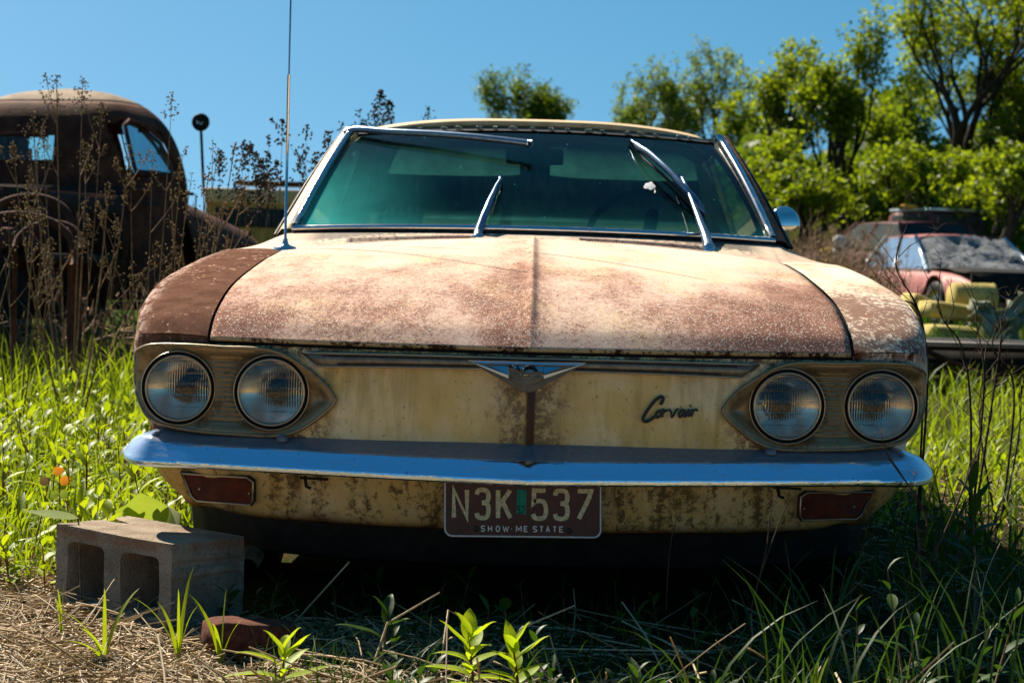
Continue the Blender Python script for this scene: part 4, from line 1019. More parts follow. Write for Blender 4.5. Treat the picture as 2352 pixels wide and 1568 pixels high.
ghv = lambda x, y: np.array([gh(float(a), float(b)) for a, b in zip(x, y)])
def straws(rs, pos, length, wid, tilt):
    n = len(pos); az = rs.uniform(0, 2*np.pi, n); d = np.stack([np.cos(az)*np.cos(tilt), np.sin(az)*np.cos(tilt), np.sin(tilt)], 1)
    s = np.stack([-np.sin(az), np.cos(az), np.zeros(n)], 1); up = np.cross(s, d); bend = rs.uniform(-.12, .12, n)
    V = np.zeros((n, 4, 3, 3))
    for i, tt in enumerate((0, .33, .66, 1.0)):
        c = pos+d*(length*(tt-.3))[:, None]+s*(bend*length*math.sin(tt*3.1))[:, None]+up*(bend*.5*length*math.sin(tt*3.1))[:, None]
        for k in range(3):
            a = 2*math.pi*k/3; V[:, i, k] = c+(s*math.cos(a)+up*math.sin(a))*wid[:, None]
    b = np.arange(n)[:, None]*12; F = []
    for i in range(3):
        for k in range(3):
            k2 = (k+1) % 3; F.append(np.concatenate([b+i*3+k, b+i*3+k2, b+(i+1)*3+k2, b+(i+1)*3+k], 1))
    return V.reshape(-1, 3), np.stack(F, 1).reshape(-1, 4)
def lleaf(m_, base, d, up, L, wd, fold=.25, droop=.5, seg=6, mi=0, wave=0.0, rnd=random):
    """one lance-shaped leaf with a midrib fold"""
    d = Vector(d).normalized(); s = d.cross(Vector(up)); s = s.normalized() if s.length > 1e-4 else d.orthogonal().normalized(); u = s.cross(d).normalized()
    rows = []
    for i in range(seg+1):
        t = i/seg; w_ = wd*(math.sin(math.pi*min(1, t**.75*.97+.03)))**.9*.5+1e-4
        if i == seg: w_ = .0004
        c = Vector(base)+d*L*t-Vector((0, 0, 1))*droop*L*t*t*.5+u*wave*math.sin(t*9)*L*.1
        rows.append([c-s*w_+u*fold*w_, c, c+s*w_+u*fold*w_])
    m_.grid(rows, mi)
LF = {}
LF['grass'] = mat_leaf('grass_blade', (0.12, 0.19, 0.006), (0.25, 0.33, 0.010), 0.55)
LF['grass2'] = mat_leaf('shade_toned_grass_blade', (0.018, 0.052, 0.005), (0.045, 0.10, 0.008), 0.4)  # darker copy of the blades, shade put into the colour
LF['herb'] = mat_leaf('herb_leaf', (0.16, 0.25, 0.006), (0.34, 0.42, 0.010), 0.5, 20)
LF['sun'] = mat_leaf('sunny_leaf', (0.20, 0.32, 0.008), (0.40, 0.50, 0.015), 0.55, 20)  # brighter leaf copy, sunlight put into its colour
LF['dock'] = mat_leaf('broad_leaf', (0.15, 0.24, 0.02), (0.28, 0.36, 0.05), 0.45, 25)
LF['pale'] = mat_leaf('pale_leaf', (0.40, 0.45, 0.30), (0.55, 0.60, 0.45), 0.3, 30)
LF['straw'] = mat_leaf('straw', (0.26, 0.18, 0.09), (0.68, 0.54, 0.36), 0.2, 40)
LF['deadleaf'] = mat_leaf('dead_leaf', (0.10, 0.055, 0.02), (0.26, 0.16, 0.07), 0.3, 40)
LF['orange'] = mat_leaf('orange_leaf', (0.55, 0.16, 0.02), (0.70, 0.28, 0.03), 0.5, 40)
LF['stem'] = simple('dry_stem', (0.20, 0.13, 0.075), 0.8, 0, 0.45, 60)
LF['stemdark'] = simple('dark_dry_stem', (0.055, 0.035, 0.025), 0.85, 0, 0.4, 60)
LF['redstem'] = simple('red_stem', (0.16, 0.035, 0.03), 0.6, 0, 0.3, 60)
LF['seed'] = mat_leaf('seed_head', (0.10, 0.06, 0.03), (0.36, 0.23, 0.09), 0.15, 60, 0.8)
LF['seeddark'] = mat_leaf('dark_seed_head', (0.03, 0.025, 0.022), (0.08, 0.055, 0.03), 0.1, 60, 0.8)
LF['bark'] = simple('bark', (0.035, 0.028, 0.020), 0.9, 0, 0.4, 6)
def incar(x, y, m=0.0): return (np.abs(x) < .84+m) & (y > 4.3-m) & (y < 8.8+m)
rs = np.random.RandomState(7)
BLK = None
def scatter(n, x0, x1, y0, y1, dens=None):
    x = rs.uniform(x0, x1, n); y = rs.uniform(y0, y1, n); k = ~incar(x, y)
    if dens is not None: k &= rs.uniform(0, 1, n) < dens(x, y)
    x, y = x[k], y[k]; return np.stack([x, y, ghv(x, y)], 1)
nz = lambda x, y, s, o=0: np.array([mnoise.noise(Vector((float(a)*s+o, float(b)*s, o))) for a, b in zip(x, y)])
# tall grass, left of the car and on to the truck
parts = []
p = scatter(9000, -3.4, -.92, 5.0, 12.5, lambda x, y: .42+1.3*nz(x, y, 1.6)); n = len(p); parts.append(blades(rs, n, p, rs.uniform(.12, .36, n)*(1+.25*(p[:, 1]-6)/5), rs.uniform(.004, .010, n), rs.uniform(.1, .8, n)))
p = scatter(2600, -2.2, -.80, 4.6, 6.0, lambda x, y: .5+.9*nz(x, y, 2)); n = len(p); parts.append(blades(rs, n, p, rs.uniform(.06, .22, n), rs.uniform(.003, .008, n), rs.uniform(.2, .9, n)))
V, F = merge(parts); tag(npmesh('grass', V, F, LF['grass'], origin=(-2, 8, 0)), 'tall bright yellow-green grass growing left of the car', 'grass', kind='stuff')
# right: sunlit grass behind, dark grass in the car's shade
parts = []
p = scatter(17000, .95, 5.5, 5.6, 16, lambda x, y: .55+.9*nz(x, y, 1.1)); n = len(p); parts.append(blades(rs, n, p, rs.uniform(.08, .26, n), rs.uniform(.005, .013, n), rs.uniform(.2, .9, n)))
V, F = merge(parts); tag(npmesh('grass', V, F, LF['grass'], origin=(3, 9, 0)), 'bright grass growing right of the car beyond its shadow', 'grass', kind='stuff')
parts = []
p = scatter(3200, .35, 2.0, 3.2, 5.9, lambda x, y: .25+.8*sst_v(x, .3, 1.2)+.5*nz(x, y, 2.2)) if False else scatter(3600, .30, 2.1, 3.3, 5.9, lambda x, y: np.clip((x-.2)/1.0, .12, 1)*(.6+.8*nz(x, y, 2.2))); n = len(p)
parts.append(blades(rs, n, p, rs.uniform(.08, .34, n), rs.uniform(.003, .008, n), rs.uniform(.2, .9, n), 5))
p = scatter(1500, -.5, .7, 3.3, 4.5, lambda x, y: .6+0*x); n = len(p); parts.append(blades(rs, n, p, rs.uniform(.04, .14, n), rs.uniform(.002, .005, n), rs.uniform(.2, .9, n), 5))
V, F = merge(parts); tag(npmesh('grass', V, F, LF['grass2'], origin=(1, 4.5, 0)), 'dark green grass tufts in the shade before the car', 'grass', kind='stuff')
# farther field
p = scatter(24000, -26, 28, 12.5, 60, lambda x, y: .8+0*x); n = len(p); V, F = blades(rs, n, p, rs.uniform(.12, .40, n), rs.uniform(.02, .05, n), rs.uniform(.2, .9, n), 3)
tag(npmesh('meadow_grass', V, F, LF['grass2'], origin=(0, 30, 0)), 'rough grass of the yard among the wrecks', 'grass', kind='stuff')
# straw litter
parts = []
p = scatter(30000, -1.9, .9, 3.0, 5.0, lambda x, y: np.clip(1.0-(x+.65)/.95, .03, 1)*(.75+.6*nz(x, y, 2.5))); n = len(p); p[:, 2] += rs.uniform(0, .022, n)
parts.append(straws(rs, p, rs.uniform(.03, .20, n), rs.uniform(.0008, .0022, n), rs.normal(.06, .16, n)))
p = scatter(2600, .5, 3.2, 3.2, 8, lambda x, y: .7+.0*x); n = len(p); p[:, 2] += rs.uniform(0, .03, n); parts.append(straws(rs, p, rs.uniform(.05, .25, n), rs.uniform(.0008, .002, n), rs.normal(.1, .25, n)))
p = scatter(9000, -2.6, 2.6, .6, 3.2); n = len(p); p[:, 2] += rs.uniform(0, .03, n); parts.append(straws(rs, p, rs.uniform(.05, .25, n), rs.uniform(.0015, .004, n), rs.normal(.08, .15, n)))
p = scatter(130, -1.6, .6, 3.3, 4.2); n = len(p); p[:, 2] += rs.uniform(.01, .06, n); parts.append(straws(rs, p, rs.uniform(.12, .34, n), rs.uniform(.0012, .0024, n), rs.normal(.25, .3, n)))
V, F = merge(parts); tag(npmesh('straw_litter', V, F, LF['straw'], origin=(0, 4, 0)), 'dry pale straw and grass litter lying on the soil', 'straw', kind='stuff')
# leafy ground cover on the left and right
def herb(m_, x, y, z, h, rnd, L=.07, wd=.018, n=7, mi=0, stem=None):
    lean = Vector((rnd.uniform(-.25, .25), rnd.uniform(-.25, .25), 1)).normalized(); a = rnd.uniform(0, 6)
    for k in range(n):
        t = .25+.75*k/(n-1); b = Vector((x, y, z))+lean*h*t; a += 2.4; el = lerp(.15, 1.0, t)
        d = Vector((math.cos(a)*math.cos(el), math.sin(a)*math.cos(el), math.sin(el))); l_ = L*rnd.uniform(.7, 1.2)*(1.15-.45*t)
        lleaf(m_, b, d, (0, 0, 1), l_, wd*rnd.uniform(.8, 1.2)*l_/L*1.1, .3, rnd.uniform(.3, .9), 4, mi)
    if stem is not None: m_.tube([Vector((x, y, z)), Vector((x, y, z))+lean*h], [.0022, .0012], 4, mi=stem)
rnd = random.Random(11); mb = MB()
for k in range(640):
    x, y = rnd.uniform(-2.6, -.86), rnd.uniform(4.45, 8.5)
    if mnoise.noise(Vector((x*1.7, y*1.7, 2))) < -.25: continue
    herb(mb, x, y, gh(x, y), rnd.uniform(.08, .29), rnd, rnd.uniform(.07, .115), .023, rnd.choice((6, 7, 9)), 0, 1)
for k in range(150):
    x, y = rnd.uniform(1.0, 2.6), rnd.uniform(5.4, 8.5); herb(mb, x, y, gh(x, y), rnd.uniform(.06, .2), rnd, .06, .016, 6, 0, 1)
tag(obj('leafy_ground_cover', mb, [LF['herb'], LF['redstem']], None, origin=(-1.6, 6, 0)), 'lance-leaved green weeds massed among the tall grass', 'weeds', kind='stuff')
mb = MB()
for k in range(190):
    x, y = rnd.uniform(-.7, 2.0), rnd.uniform(3.25, 4.7)
    if x < -.25 and y < 4.2: continue
    herb(mb, x, y, gh(x, y), rnd.uniform(.03, .11) if x < .6 else rnd.uniform(.08, .28), rnd, rnd.uniform(.04, .09), .018, 6, 0, 1)
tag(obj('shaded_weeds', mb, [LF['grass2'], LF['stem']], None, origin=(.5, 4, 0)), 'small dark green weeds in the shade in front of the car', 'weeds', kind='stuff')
# single leafy plants in front
def plant(name, label, cat, u, v, D, h, leaves, lm, L, wd, seed, stem=LF['redstem'], group=None):
    b = P(u, v, D); b.z = gh(b.x, b.y); r_ = random.Random(seed); t_ = thing(name, label, cat, b, group)
    tip = b+Vector((r_.uniform(-.02, .02), r_.uniform(-.02, .02), h)); s_ = MB(); s_.tube([b, lerp(b, tip, .5)+Vector((.004, 0, 0)), tip], [.0035, .003, .0018], 6); obj('stem', s_, stem, t_)
    a = r_.uniform(0, 6)
    for k in range(leaves):
        t = .35+.65*k/(leaves-1); a += 2.2+r_.uniform(-.2, .2); el = lerp(.05, 1.15, t**1.5); l_ = L*r_.uniform(.8, 1.15)*(1.1-.35*t)
        m_ = MB(); lleaf(m_, lerp(b, tip, t), Vector((math.cos(a)*math.cos(el), .7*math.sin(a)*math.cos(el), math.sin(el))), (0, 0, 1), l_, wd*r_.uniform(.85, 1.15), .35, r_.uniform(.3, .9), 8, 0, .12)
        obj('leaf', m_, lm, t_)
    return t_
plant('leafy_plant', 'larger sunlit yellow-green plant on a red stem at the bottom edge', 'plant', 1085, 1640, 3.52, .135, 12, LF['sun'], .105, .030, 3)
plant('leafy_plant', 'smaller sunlit plant with raised leaves, right of the larger one, bottom edge', 'plant', 1190, 1640, 3.50, .118, 11, LF['sun'], .10, .026, 8)
plant('leafy_plant', 'low spreading sunlit plant at the bottom edge below the brick', 'plant', 640, 1640, 3.55, .09, 9, LF['sun'], .12, .024, 5, LF['stem'])
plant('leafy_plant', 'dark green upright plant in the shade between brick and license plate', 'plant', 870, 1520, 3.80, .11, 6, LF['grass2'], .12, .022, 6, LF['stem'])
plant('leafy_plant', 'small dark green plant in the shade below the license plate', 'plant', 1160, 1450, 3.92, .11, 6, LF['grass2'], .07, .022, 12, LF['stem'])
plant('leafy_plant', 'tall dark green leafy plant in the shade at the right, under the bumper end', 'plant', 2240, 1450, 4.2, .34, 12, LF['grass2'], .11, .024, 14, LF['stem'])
# grass tufts by the block
def tuft(label, u, v, D, tips, mat, wd=.008):
    b = P(u, v, D); b.z = gh(b.x, b.y); t_ = thing('grass_tuft', label, 'grass tuft', b)
    for i, (tu, tv, dd) in enumerate(tips):
        e = P(tu, tv, D+dd); m_ = MB(); d = e-b; rows = []; s = Vector((d.y, -d.x, 0)); s = (s.normalized() if s.length > 1e-5 else Vector((1, 0, 0)))+Vector((.6, -.2, 0)); s.normalize()
        for k in range(9):
            t = k/8; c = b+Vector((d.x*t**1.5, d.y*t**1.5, d.z*(1.28*t-.28*t*t*t*1.0) if d.z > 0 else d.z*t)); w_ = wd*.5*(1-t**3)+.0003; rows.append([c-s*w_, c+Vector((0, 0, -w_*.4)), c+s*w_])
        m_.grid(rows); obj('blade', m_, mat, t_)
    return t_
tuft('bright grass tuft in front of the cinder block, arching blades', 690, 1490, 3.72, [(370, 1290, -.05), (430, 1365, -.02), (560, 1330, -.1), (320, 1400, -.1)], LF['herb']) if False else None
tuft('spreading bright grass tuft below the near edge of the cinder block', 410, 1478, 3.86, [(410, 1352, .0), (300, 1370, -.1), (360, 1380, .02), (445, 1300, .05), (455, 1390, -.04)], LF['herb'])
tuft('upright bright grass blades at the right corner of the cinder block', 508, 1500, 3.84, [(432, 1362, .02), (520, 1350, .0), (488, 1430, -.05), (560, 1420, -.05)], LF['herb'])
tuft('bright leaf tuft on the straw left of the cinder block opening', 240, 1500, 3.84, [(130, 1400, -.1), (240, 1350, .0), (180, 1440, -.1), (320, 1350, .05), (150, 1470, -.12)], LF['herb'], .010)
tuft('thin grass blades beside the left edge of the cinder block', 142, 1425, 4.05, [(132, 1350, 0), (146, 1345, 0), (128, 1372, 0)], LF['herb'], .006)
tuft('sunlit grass blades sticking up at the bottom edge, right of centre', 1870, 1640, 3.6, [(1910, 1500, .0), (1880, 1510, .05), (1990, 1560, 0), (1800, 1560, .0), (1925, 1590, 0)], LF['herb'], .007)
tuft('long dark blades crossing in the shade at the right', 1900, 1500, 3.95, [(1800, 1290, .0), (1990, 1260, .05), (1700, 1400, 0), (2050, 1400, .1), (1920, 1250, .0), (1840, 1350, 0), (1770, 1290, .1)], LF['grass2'], .009)
tuft('dense dark grass clump at the right edge of the picture', 2290, 1450, 4.4, [(2330, 1250, .0), (2280, 1260, .05), (2200, 1300, 0), (2380, 1300, .1), (2250, 1240, .0), (2310, 1330, 0), (2180, 1230, .1), (2350, 1220, 0), (2230, 1350, 0)], LF['grass2'], .009)
# burdock leaves behind the block
b = P(330, 1200, 4.75); b.z = 0; dk = thing('burdock_plant', 'broad round-leaved plant behind the cinder block', 'plant', b)
for (u, v, du, dv, L, wd, mt) in ((350, 1215, -25, -105, .17, .115, 'dock'), (300, 1215, -12, -85, .13, .08, 'dock'), (370, 1210, 50, -60, .13, .09, 'pale'), (380, 1210, 60, -25, .10, .08, 'dock'), (255, 1190, -30, -10, .07, .05, 'pale')):
    q = P(u, v, 4.75); e = P(u+du, v+dv, 4.65); m_ = MB(); lleaf(m_, q, e-q, (0, -1, .3), L, wd, .18, .35, 10, 0, .08); obj('leaf', m_, LF[mt], dk)
b = P(190, 1230, 4.35); b.z = 0; dk = thing('flat_leaf_plant', 'long flat pale-green leaf lying at the left of the cinder block', 'plant', b); m_ = MB(); q = P(180, 1190, 4.4); lleaf(m_, q, P(70, 1172, 4.4)-q, (0, -.4, 1), .12, .035, .1, .05, 8); obj('leaf', m_, LF['dock'], dk); m_ = MB(); m_.tube([b, q], .002, 5); obj('stem', m_, LF['stem'], dk)
b = P(140, 1180, 4.9); b.z = 0; og_ = thing('orange_leaf_seedling', 'small seedling with round orange and yellow leaves in the grass', 'plant', b)
m_ = MB(); tp = P(137, 1085, 4.9); m_.tube([b, tp], [.003, .0015], 5); obj('stem', m_, LF['redstem'], og_)
for (u, v, mt) in ((108, 1098, 'deadleaf'), (155, 1097, 'orange'), (140, 1075, 'orange'), (125, 1130, 'dock'), (155, 1128, 'dock')):
    c_ = P(u, v, 4.86); m_ = MB(); d = (c_-tp); d.z = d.z+.0001; lleaf(m_, c_-Vector((.018, 0, .012)), (1, 0, .5), (0, -1, .3), .030, .024, .15, .2, 7); obj('leaf', m_, LF[mt], og_)
# ------------------------------------------------------------------ dry seed-head weeds
def stemline(b, e, bow, r_, k=9):
    mid = lerp(b, e, .5)+bow; return [((1-t)**2)*b+2*(1-t)*t*mid+t*t*e for t in [i/(k-1) for i in range(k)]]
def seedhead(m_, p, d, L, r_, n, sz, mi=1):
    d = Vector(d).normalized()
    for i in range(n):
        t = r_.random(); c = p-d*L*t+Vector((r_.gauss(0, 1), r_.gauss(0, 1), r_.gauss(0, .6)))*L*.16*(.35+t)
        a = Vector((r_.gauss(0, 1), r_.gauss(0, 1), r_.gauss(.8, 1))).normalized(); s = a.orthogonal().normalized()*sz*.42; u_ = a*sz*r_.uniform(.7, 1.4); q = a.cross(s)
        m_.addm([c-u_*.5, c+s, c+q, c-s, c-q, c+u_*.6], [(0, 2, 1), (0, 3, 2), (0, 4, 3), (0, 1, 4), (5, 1, 2), (5, 2, 3), (5, 3, 4), (5, 4, 1)], mi)
def dryweed(label, base, D, tips, seed, dark=False, thick=.0045, heads=26, group='tall dry seed-head weeds', hl=.11, branch=True, sz=.0095):
    r_ = random.Random(seed); b = P(base[0], base[1], D); b.z = gh(b.x, b.y); t_ = thing('dry_weed', label, 'dry weed', b, group)
    m1, m2 = (LF['stemdark'], LF['seeddark']) if dark else (LF['stem'], LF['seed'])
    st_, hd = MB(), MB()
    for i, tp in enumerate(tips):
        e = P(tp[0], tp[1], D+r_.uniform(-.35, .35)); out = Vector((e.x-b.x, e.y-b.y, 0)); ln = stemline(b, e, Vector((out.x*.25, out.y*.25, -.10*(e.z-b.z)*.5)), r_); n = len(ln)
        rad = thick*.72*r_.uniform(.7, 1.15); st_, hd = MB(), MB(); st_.tube(ln, [rad*(1-.7*k/(n-1)) for k in range(n)], 5)
        seedhead(hd, e, ln[-1]-ln[-2], hl*r_.uniform(.7, 1.3), r_, int(heads*2.3*r_.uniform(.5, 1.2)), sz, 0); obj('seed_head', hd, m2, t_)
        if branch:
            for j in range(r_.choice((2, 3, 4, 5))):
                k = r_.randint(int(n*.45), n-2); p0 = ln[k]; dd = (ln[k+1]-ln[k]).normalized()+Vector((r_.gauss(0, .45), r_.gauss(0, .45), .2)); e2 = p0+dd.normalized()*r_.uniform(.08, .26); l2 = stemline(p0, e2, Vector((0, 0, -.015)), r_, 5)
                st_.tube(l2, [rad*.45*(1-.5*q/4) for q in range(5)], 4); hd = MB(); seedhead(hd, e2, l2[-1]-l2[-2], hl*.6*r_.uniform(.6, 1.2), r_, int(heads*.6), sz*.9, 0); obj('seed_head', hd, m2, t_)
        obj('stem', st_, m1, t_)
    return t_
dryweed('tall many-branched dry weed before the truck cab, seed heads over its roof line', (165, 800), 8.2, [(130, 172), (190, 182), (235, 235), (75, 255), (100, 300), (30, 330), (200, 330)], 1, thick=.007, heads=34)
dryweed('dry weed with upcurving pale branches, left of the truck door window', (170, 740), 7.6, [(250, 420), (300, 330), (60, 440), (270, 500)], 2, thick=.0075, heads=26)
dryweed('dry weed before the truck door, seed heads across the window', (330, 760), 8.0, [(395, 215), (350, 355), (415, 390), (300, 400)], 3, thick=.005, heads=24)
dryweed('dry weed with long pale stems bending right over the truck hood', (330, 700), 7.2, [(500, 345), (540, 330), (480, 395), (430, 440), (565, 400)], 4, thick=.0065, heads=16)
dryweed('thin dry weed standing between truck hood and antenna', (520, 650), 8.6, [(505, 345), (560, 325), (575, 330), (600, 365), (545, 395), (610, 400)], 5, True, .0035, 28, sz=.014)
dryweed('thin dark weed just left of the antenna', (610, 640), 8.6, [(650, 275), (615, 350), (590, 350), (635, 370), (620, 420), (575, 440)], 6, True, .0032, 26, sz=.014)
dryweed('thin dark weed just right of the antenna, before the windscreen pillar', (690, 640), 8.8, [(705, 285), (755, 300), (725, 350), (690, 360), (740, 370)], 7, True, .0032, 26, sz=.014)
dryweed('dark weed tip showing over the left corner of the car roof', (860, 640), 10.5, [(875, 205), (895, 230), (835, 272), (860, 250)], 8, True, .003, 34, hl=.15, sz=.016)
dryweed('single dark weed tip poking over the middle of the car roof line', (985, 640), 10.8, [(983, 246)], 9, True, .003, 26, hl=.12, branch=False)
dryweed('low dry weed in the dark below the truck hood', (430, 760), 7.4, [(350, 560), (480, 500), (520, 540), (300, 600), (400, 520)], 10, thick=.005, heads=12)
dryweed('pale dry weed at the left edge before the truck fender', (40, 800), 7.4, [(20, 480), (80, 430), (-20, 500), (120, 560), (100, 480)], 15, thick=.005, heads=14)
# ------------------------------------------------------------------ bare twiggy weeds on the right
def twig(name, label, base, D, tips, seed, thick=.004, curl=.1, n_sub=5, mat=None, group=None):
    r_ = random.Random(seed); b = P(base[0], base[1], D); b.z = max(gh(b.x, b.y), b.z) if base[1] > 1300 else gh(b.x, b.y); t_ = thing(name, label, 'dead weed', b, group); m_ = MB()
    for tp in tips:
        pts = [b]+[P(u, v, D+dd) for u, v, dd in tp]; ln = catmull(pts, 6); n = len(ln); m_.tube(ln, [thick*(1-.75*k/(n-1)) for k in range(n)], 5)
        for j in range(n_sub):
            k = r_.randint(n//3, n-2); d = (ln[k+1]-ln[k]).normalized()+Vector((r_.gauss(0, .7), r_.gauss(0, .4), .3)); d.normalize(); L = r_.uniform(.04, .13); p1 = ln[k]+d*L*.5+Vector((0, 0, .01)); p2 = ln[k]+d*L+Vector((r_.gauss(0, .02), 0, .03))
            m_.tube([ln[k], p1, p2], [thick*.4, thick*.3, thick*.18], 4)
            for q in range(4): e = p2+Vector((r_.gauss(0, .018), r_.gauss(0, .018), r_.gauss(.01, .012))); m_.tube([p2, lerp(p2, e, .6)+Vector((0, 0, .004)), e], [thick*.18, thick*.15, thick*.12], 3)
    obj('branches', m_, mat or LF['stemdark'], t_); return t_
twig('bare_weed', 'tall bare dark weed rising beside the right headlamp to above the pink car', (2105, 1180), 5.1, [[(2130, 900, 0), (2125, 780, 0), (2105, 700, 0), (2060, 620, 0), (2065, 560, 0), (2075, 540, 0)], [(2120, 760, 0), (2040, 690, 0), (2020, 640, 0)]], 1, .0036)
twig('bare_weed', 'bare brown weed with curled tips in front of the yellow scrap', (2230, 1130), 5.6, [[(2230, 950, 0), (2210, 800, 0), (2170, 740, 0), (2150, 700, 0)], [(2260, 900, 0), (2250, 780, 0), (2235, 720, 0)], [(2290, 850, 0), (2300, 760, 0)]], 2, .0045)
twig('bare_weed', 'bent bare weed at the right edge, before the dark trailer', (2300, 1100), 6.0, [[(2330, 900, 0), (2280, 800, 0), (2300, 730, 0)], [(2250, 950, 0), (2320, 870, 0)], [(2340, 1000, 0), (2345, 860, 0)]], 3, .0045)
twig('fallen_twig', 'long fallen brown twig lying in the shade of the car, right of centre', (1640, 1480), 3.95, [[(1700, 1500, 0), (1780, 1530, 0), (1850, 1545, 0), (1960, 1530, 0), (2090, 1495, .05), (2180, 1460, .1)]], 4, .006, n_sub=1, mat=LF['stem'])
twig('bare_weed', 'dark stem leaning across the right bumper end', (2060, 1500), 4.0, [[(2110, 1350, 0), (2180, 1200, 0), (2230, 1080, 0), (2260, 1000, .1)], [(2090, 1320, 0), (2130, 1200, 0), (2070, 1090, -.05), (2035, 1040, -.05)]], 5, .0038, n_sub=2)
twig('bare_weed', 'two thin dark stems bent up over the mossy panel by the right parking light', (1725, 1400), 3.9, [[(1750, 1310, 0), (1790, 1200, 0), (1810, 1150, 0), (1800, 1130, 0)], [(1760, 1260, 0), (1770, 1180, 0), (1785, 1140, 0)]], 6, .0022, n_sub=0)
twig('bare_weed', 'hair-thin dark stem curving over the mossy panel right of the license plate', (1530, 1400), 3.9, [[(1535, 1300, 0), (1548, 1210, 0), (1575, 1160, 0), (1630, 1135, 0)]], 7, .0014, n_sub=0)
twig('straw_stalk', 'pale bent straw stalk standing right of the dark panel under the right parking light', (2230, 1500), 4.0, [[(2250, 1400, 0), (2265, 1320, 0), (2300, 1240, 0)]], 8, .002, n_sub=0, mat=LF['straw'])
r_ = random.Random(5)
for k, (u0, v0, u1, v1, u2, v2, lb) in enumerate([(850, 1500, 890, 1430, 1010, 1360, 'bent straw stalk left of the dark upright plant'), (1010, 1480, 1030, 1400, 1095, 1440, 'kinked pale straw stalk between the two dark plants'), (1290, 1640, 1280, 1520, 1262, 1455, 'upright broken straw stalk at the bottom edge below the plate'), (1090, 1470, 1200, 1440, 1320, 1390, 'long slanting straw stalk under the license plate')]):
    b = P(u0, v0, 3.8); b.z = 0.0; m_ = MB(); m_.tube([b, P(u1, v1, 3.78), P(u2, v2, 3.82)], [.0025, .0022, .0014], 5); s_ = obj('straw_stalk', m_, LF['straw'], None, origin=b); tag(s_, lb, 'straw stalk')
# ------------------------------------------------------------------ cinder block and brick
def block_mat():
    m = Mt('rough_concrete'); n = m.noise(120, 5, 0.8); b_ = m.noise(9, 4, 0.6); x, y, z = m.xyz()
    c = m.mix(m.st(b_, 0.35, 0.65), (0.42, 0.34, 0.255), (0.26, 0.205, 0.15)); c = m.mix(m.ma('MULTIPLY', m.st(n, 0.55, 0.7), 0.5), c, (0.10, 0.075, 0.05))
    e = m.ma('MULTIPLY', m.st(m.ma('ABSOLUTE', m.ma('ADD', z, -0.178)), 0.014, 0.004), m.st(b_, 0.35, 0.55)); c = m.mix(m.ma('MULTIPLY', e, 0.6), c, (0.35, 0.15, 0.07))
    m.set(Base_Color=c, Roughness=0.95); m.b.inputs['Specular IOR Level'].default_value = 0.15; m.bump(m.ma('ADD', n, m.ma('MULTIPLY', m.st(m.vor(160), 0.35, 0.1), 0.8)), 1.0, 0.006); return m.m
nearc = G0(395, 1250, .19); leftc = G0(130, 1202, .19)
d1 = (leftc-nearc); d1.z = 0; L1 = d1.length; d1.normalize(); d2 = Vector((-d1.y, d1.x, 0)); d2 = d2 if d2.y > 0 else -d2
L2 = .195; Hb = .19
mb = MB()
def bp(a, b, z): return Vector((nearc.x, nearc.y, 0))+d1*a*L1+d2*b*L2+Vector((0, 0, z))
jit = lambda p, a, b, z: p+Vector((mnoise.noise(Vector((a*5, b*5, z*30)))*.004, mnoise.noise(Vector((a*5+9, b*5, z*30)))*.004, mnoise.noise(Vector((a*4, b*4+7, z*30)))*.003))
# front face with two openings, walls of the cores, other faces
ho = []
for (a0, a1) in ((.10, .43), (.57, .90)):
    ho.append([(lerp(a0, a1, .5+.5*math.copysign(abs(math.cos(t))**.28, math.cos(t)))*L1, (.10+.5*0)+Hb*.0+lerp(.028, .158, .5+.5*math.copysign(abs(math.sin(t))**.28, math.sin(t)))-.10) for t in [2*math.pi*k/28 for k in range(28)]])
inn = [(a*L1/24, z*Hb/14) for a in range(1, 24) for z in range(1, 14) if not any(inpoly(a*L1/24, z*Hb/14, h) or dpoly(a*L1/24, z*Hb/14, h) < .004 for h in ho)]
outl = [(0, 0), (L1, 0), (L1, Hb), (L1*.5, Hb-.001), (0, Hb)]
outl = [(L1*k/16, 0) for k in range(16)]+[(L1, Hb*k/10) for k in range(10)]+[(L1*(1-k/16), Hb-.0025*abs(mnoise.noise(Vector((k, 0, 0))))) for k in range(16)]+[(0, Hb*(1-k/10)) for k in range(10)]
for bb in (0, 1):
    fm = cdt(outl, ho, inn, lambda x, z: jit(bp(x/L1, bb, z), x, bb, z)); mb.addm(fm.v, fm.f)
for h in ho: mb.grid([[jit(bp(x/L1, b_/6, z), x, b_/6, z) for b_ in range(7)] for x, z in h], cu=True)
N_ = 16
mb.grid([[jit(bp(a/N_, b_/12, Hb), a/N_*L1, b_/12, Hb)-Vector((0, 0, .0025*abs(mnoise.noise(Vector((a, 0, 0)))))) for b_ in range(13)] for a in range(N_+1)])
def endz(k): z = Hb*k/20; return z, (.0045 if .118 < z < .124 or .140 < z < .146 else (.003 if z < .112 else 0))
for a in (0, 1):
    mb.grid([[jit(bp(a, b_/12, Hb*k/30), a*L1, b_/12, Hb*k/30)-d1*(-1 if a else 1)*(-.005 if (.105 < Hb*k/30 < .120 or .138 < Hb*k/30 < .146) else (-.004 if Hb*k/30 <= .105 else 0))*(-1)*(-1) for k in range(31)] for b_ in range(13)])
blk = obj('cinder_block', mb, block_mat(), None, origin=Vector((nearc.x, nearc.y, 0)), smooth=False); tag(blk, 'grey-brown two-hole concrete block standing on straw under the left bumper end', 'cinder block')
bc = P(578, 1500, 3.93); bm = Matrix.Rotation(R(25), 3, 'Z') @ Matrix.Rotation(R(6), 3, 'Y'); mb = MB()
rows = []
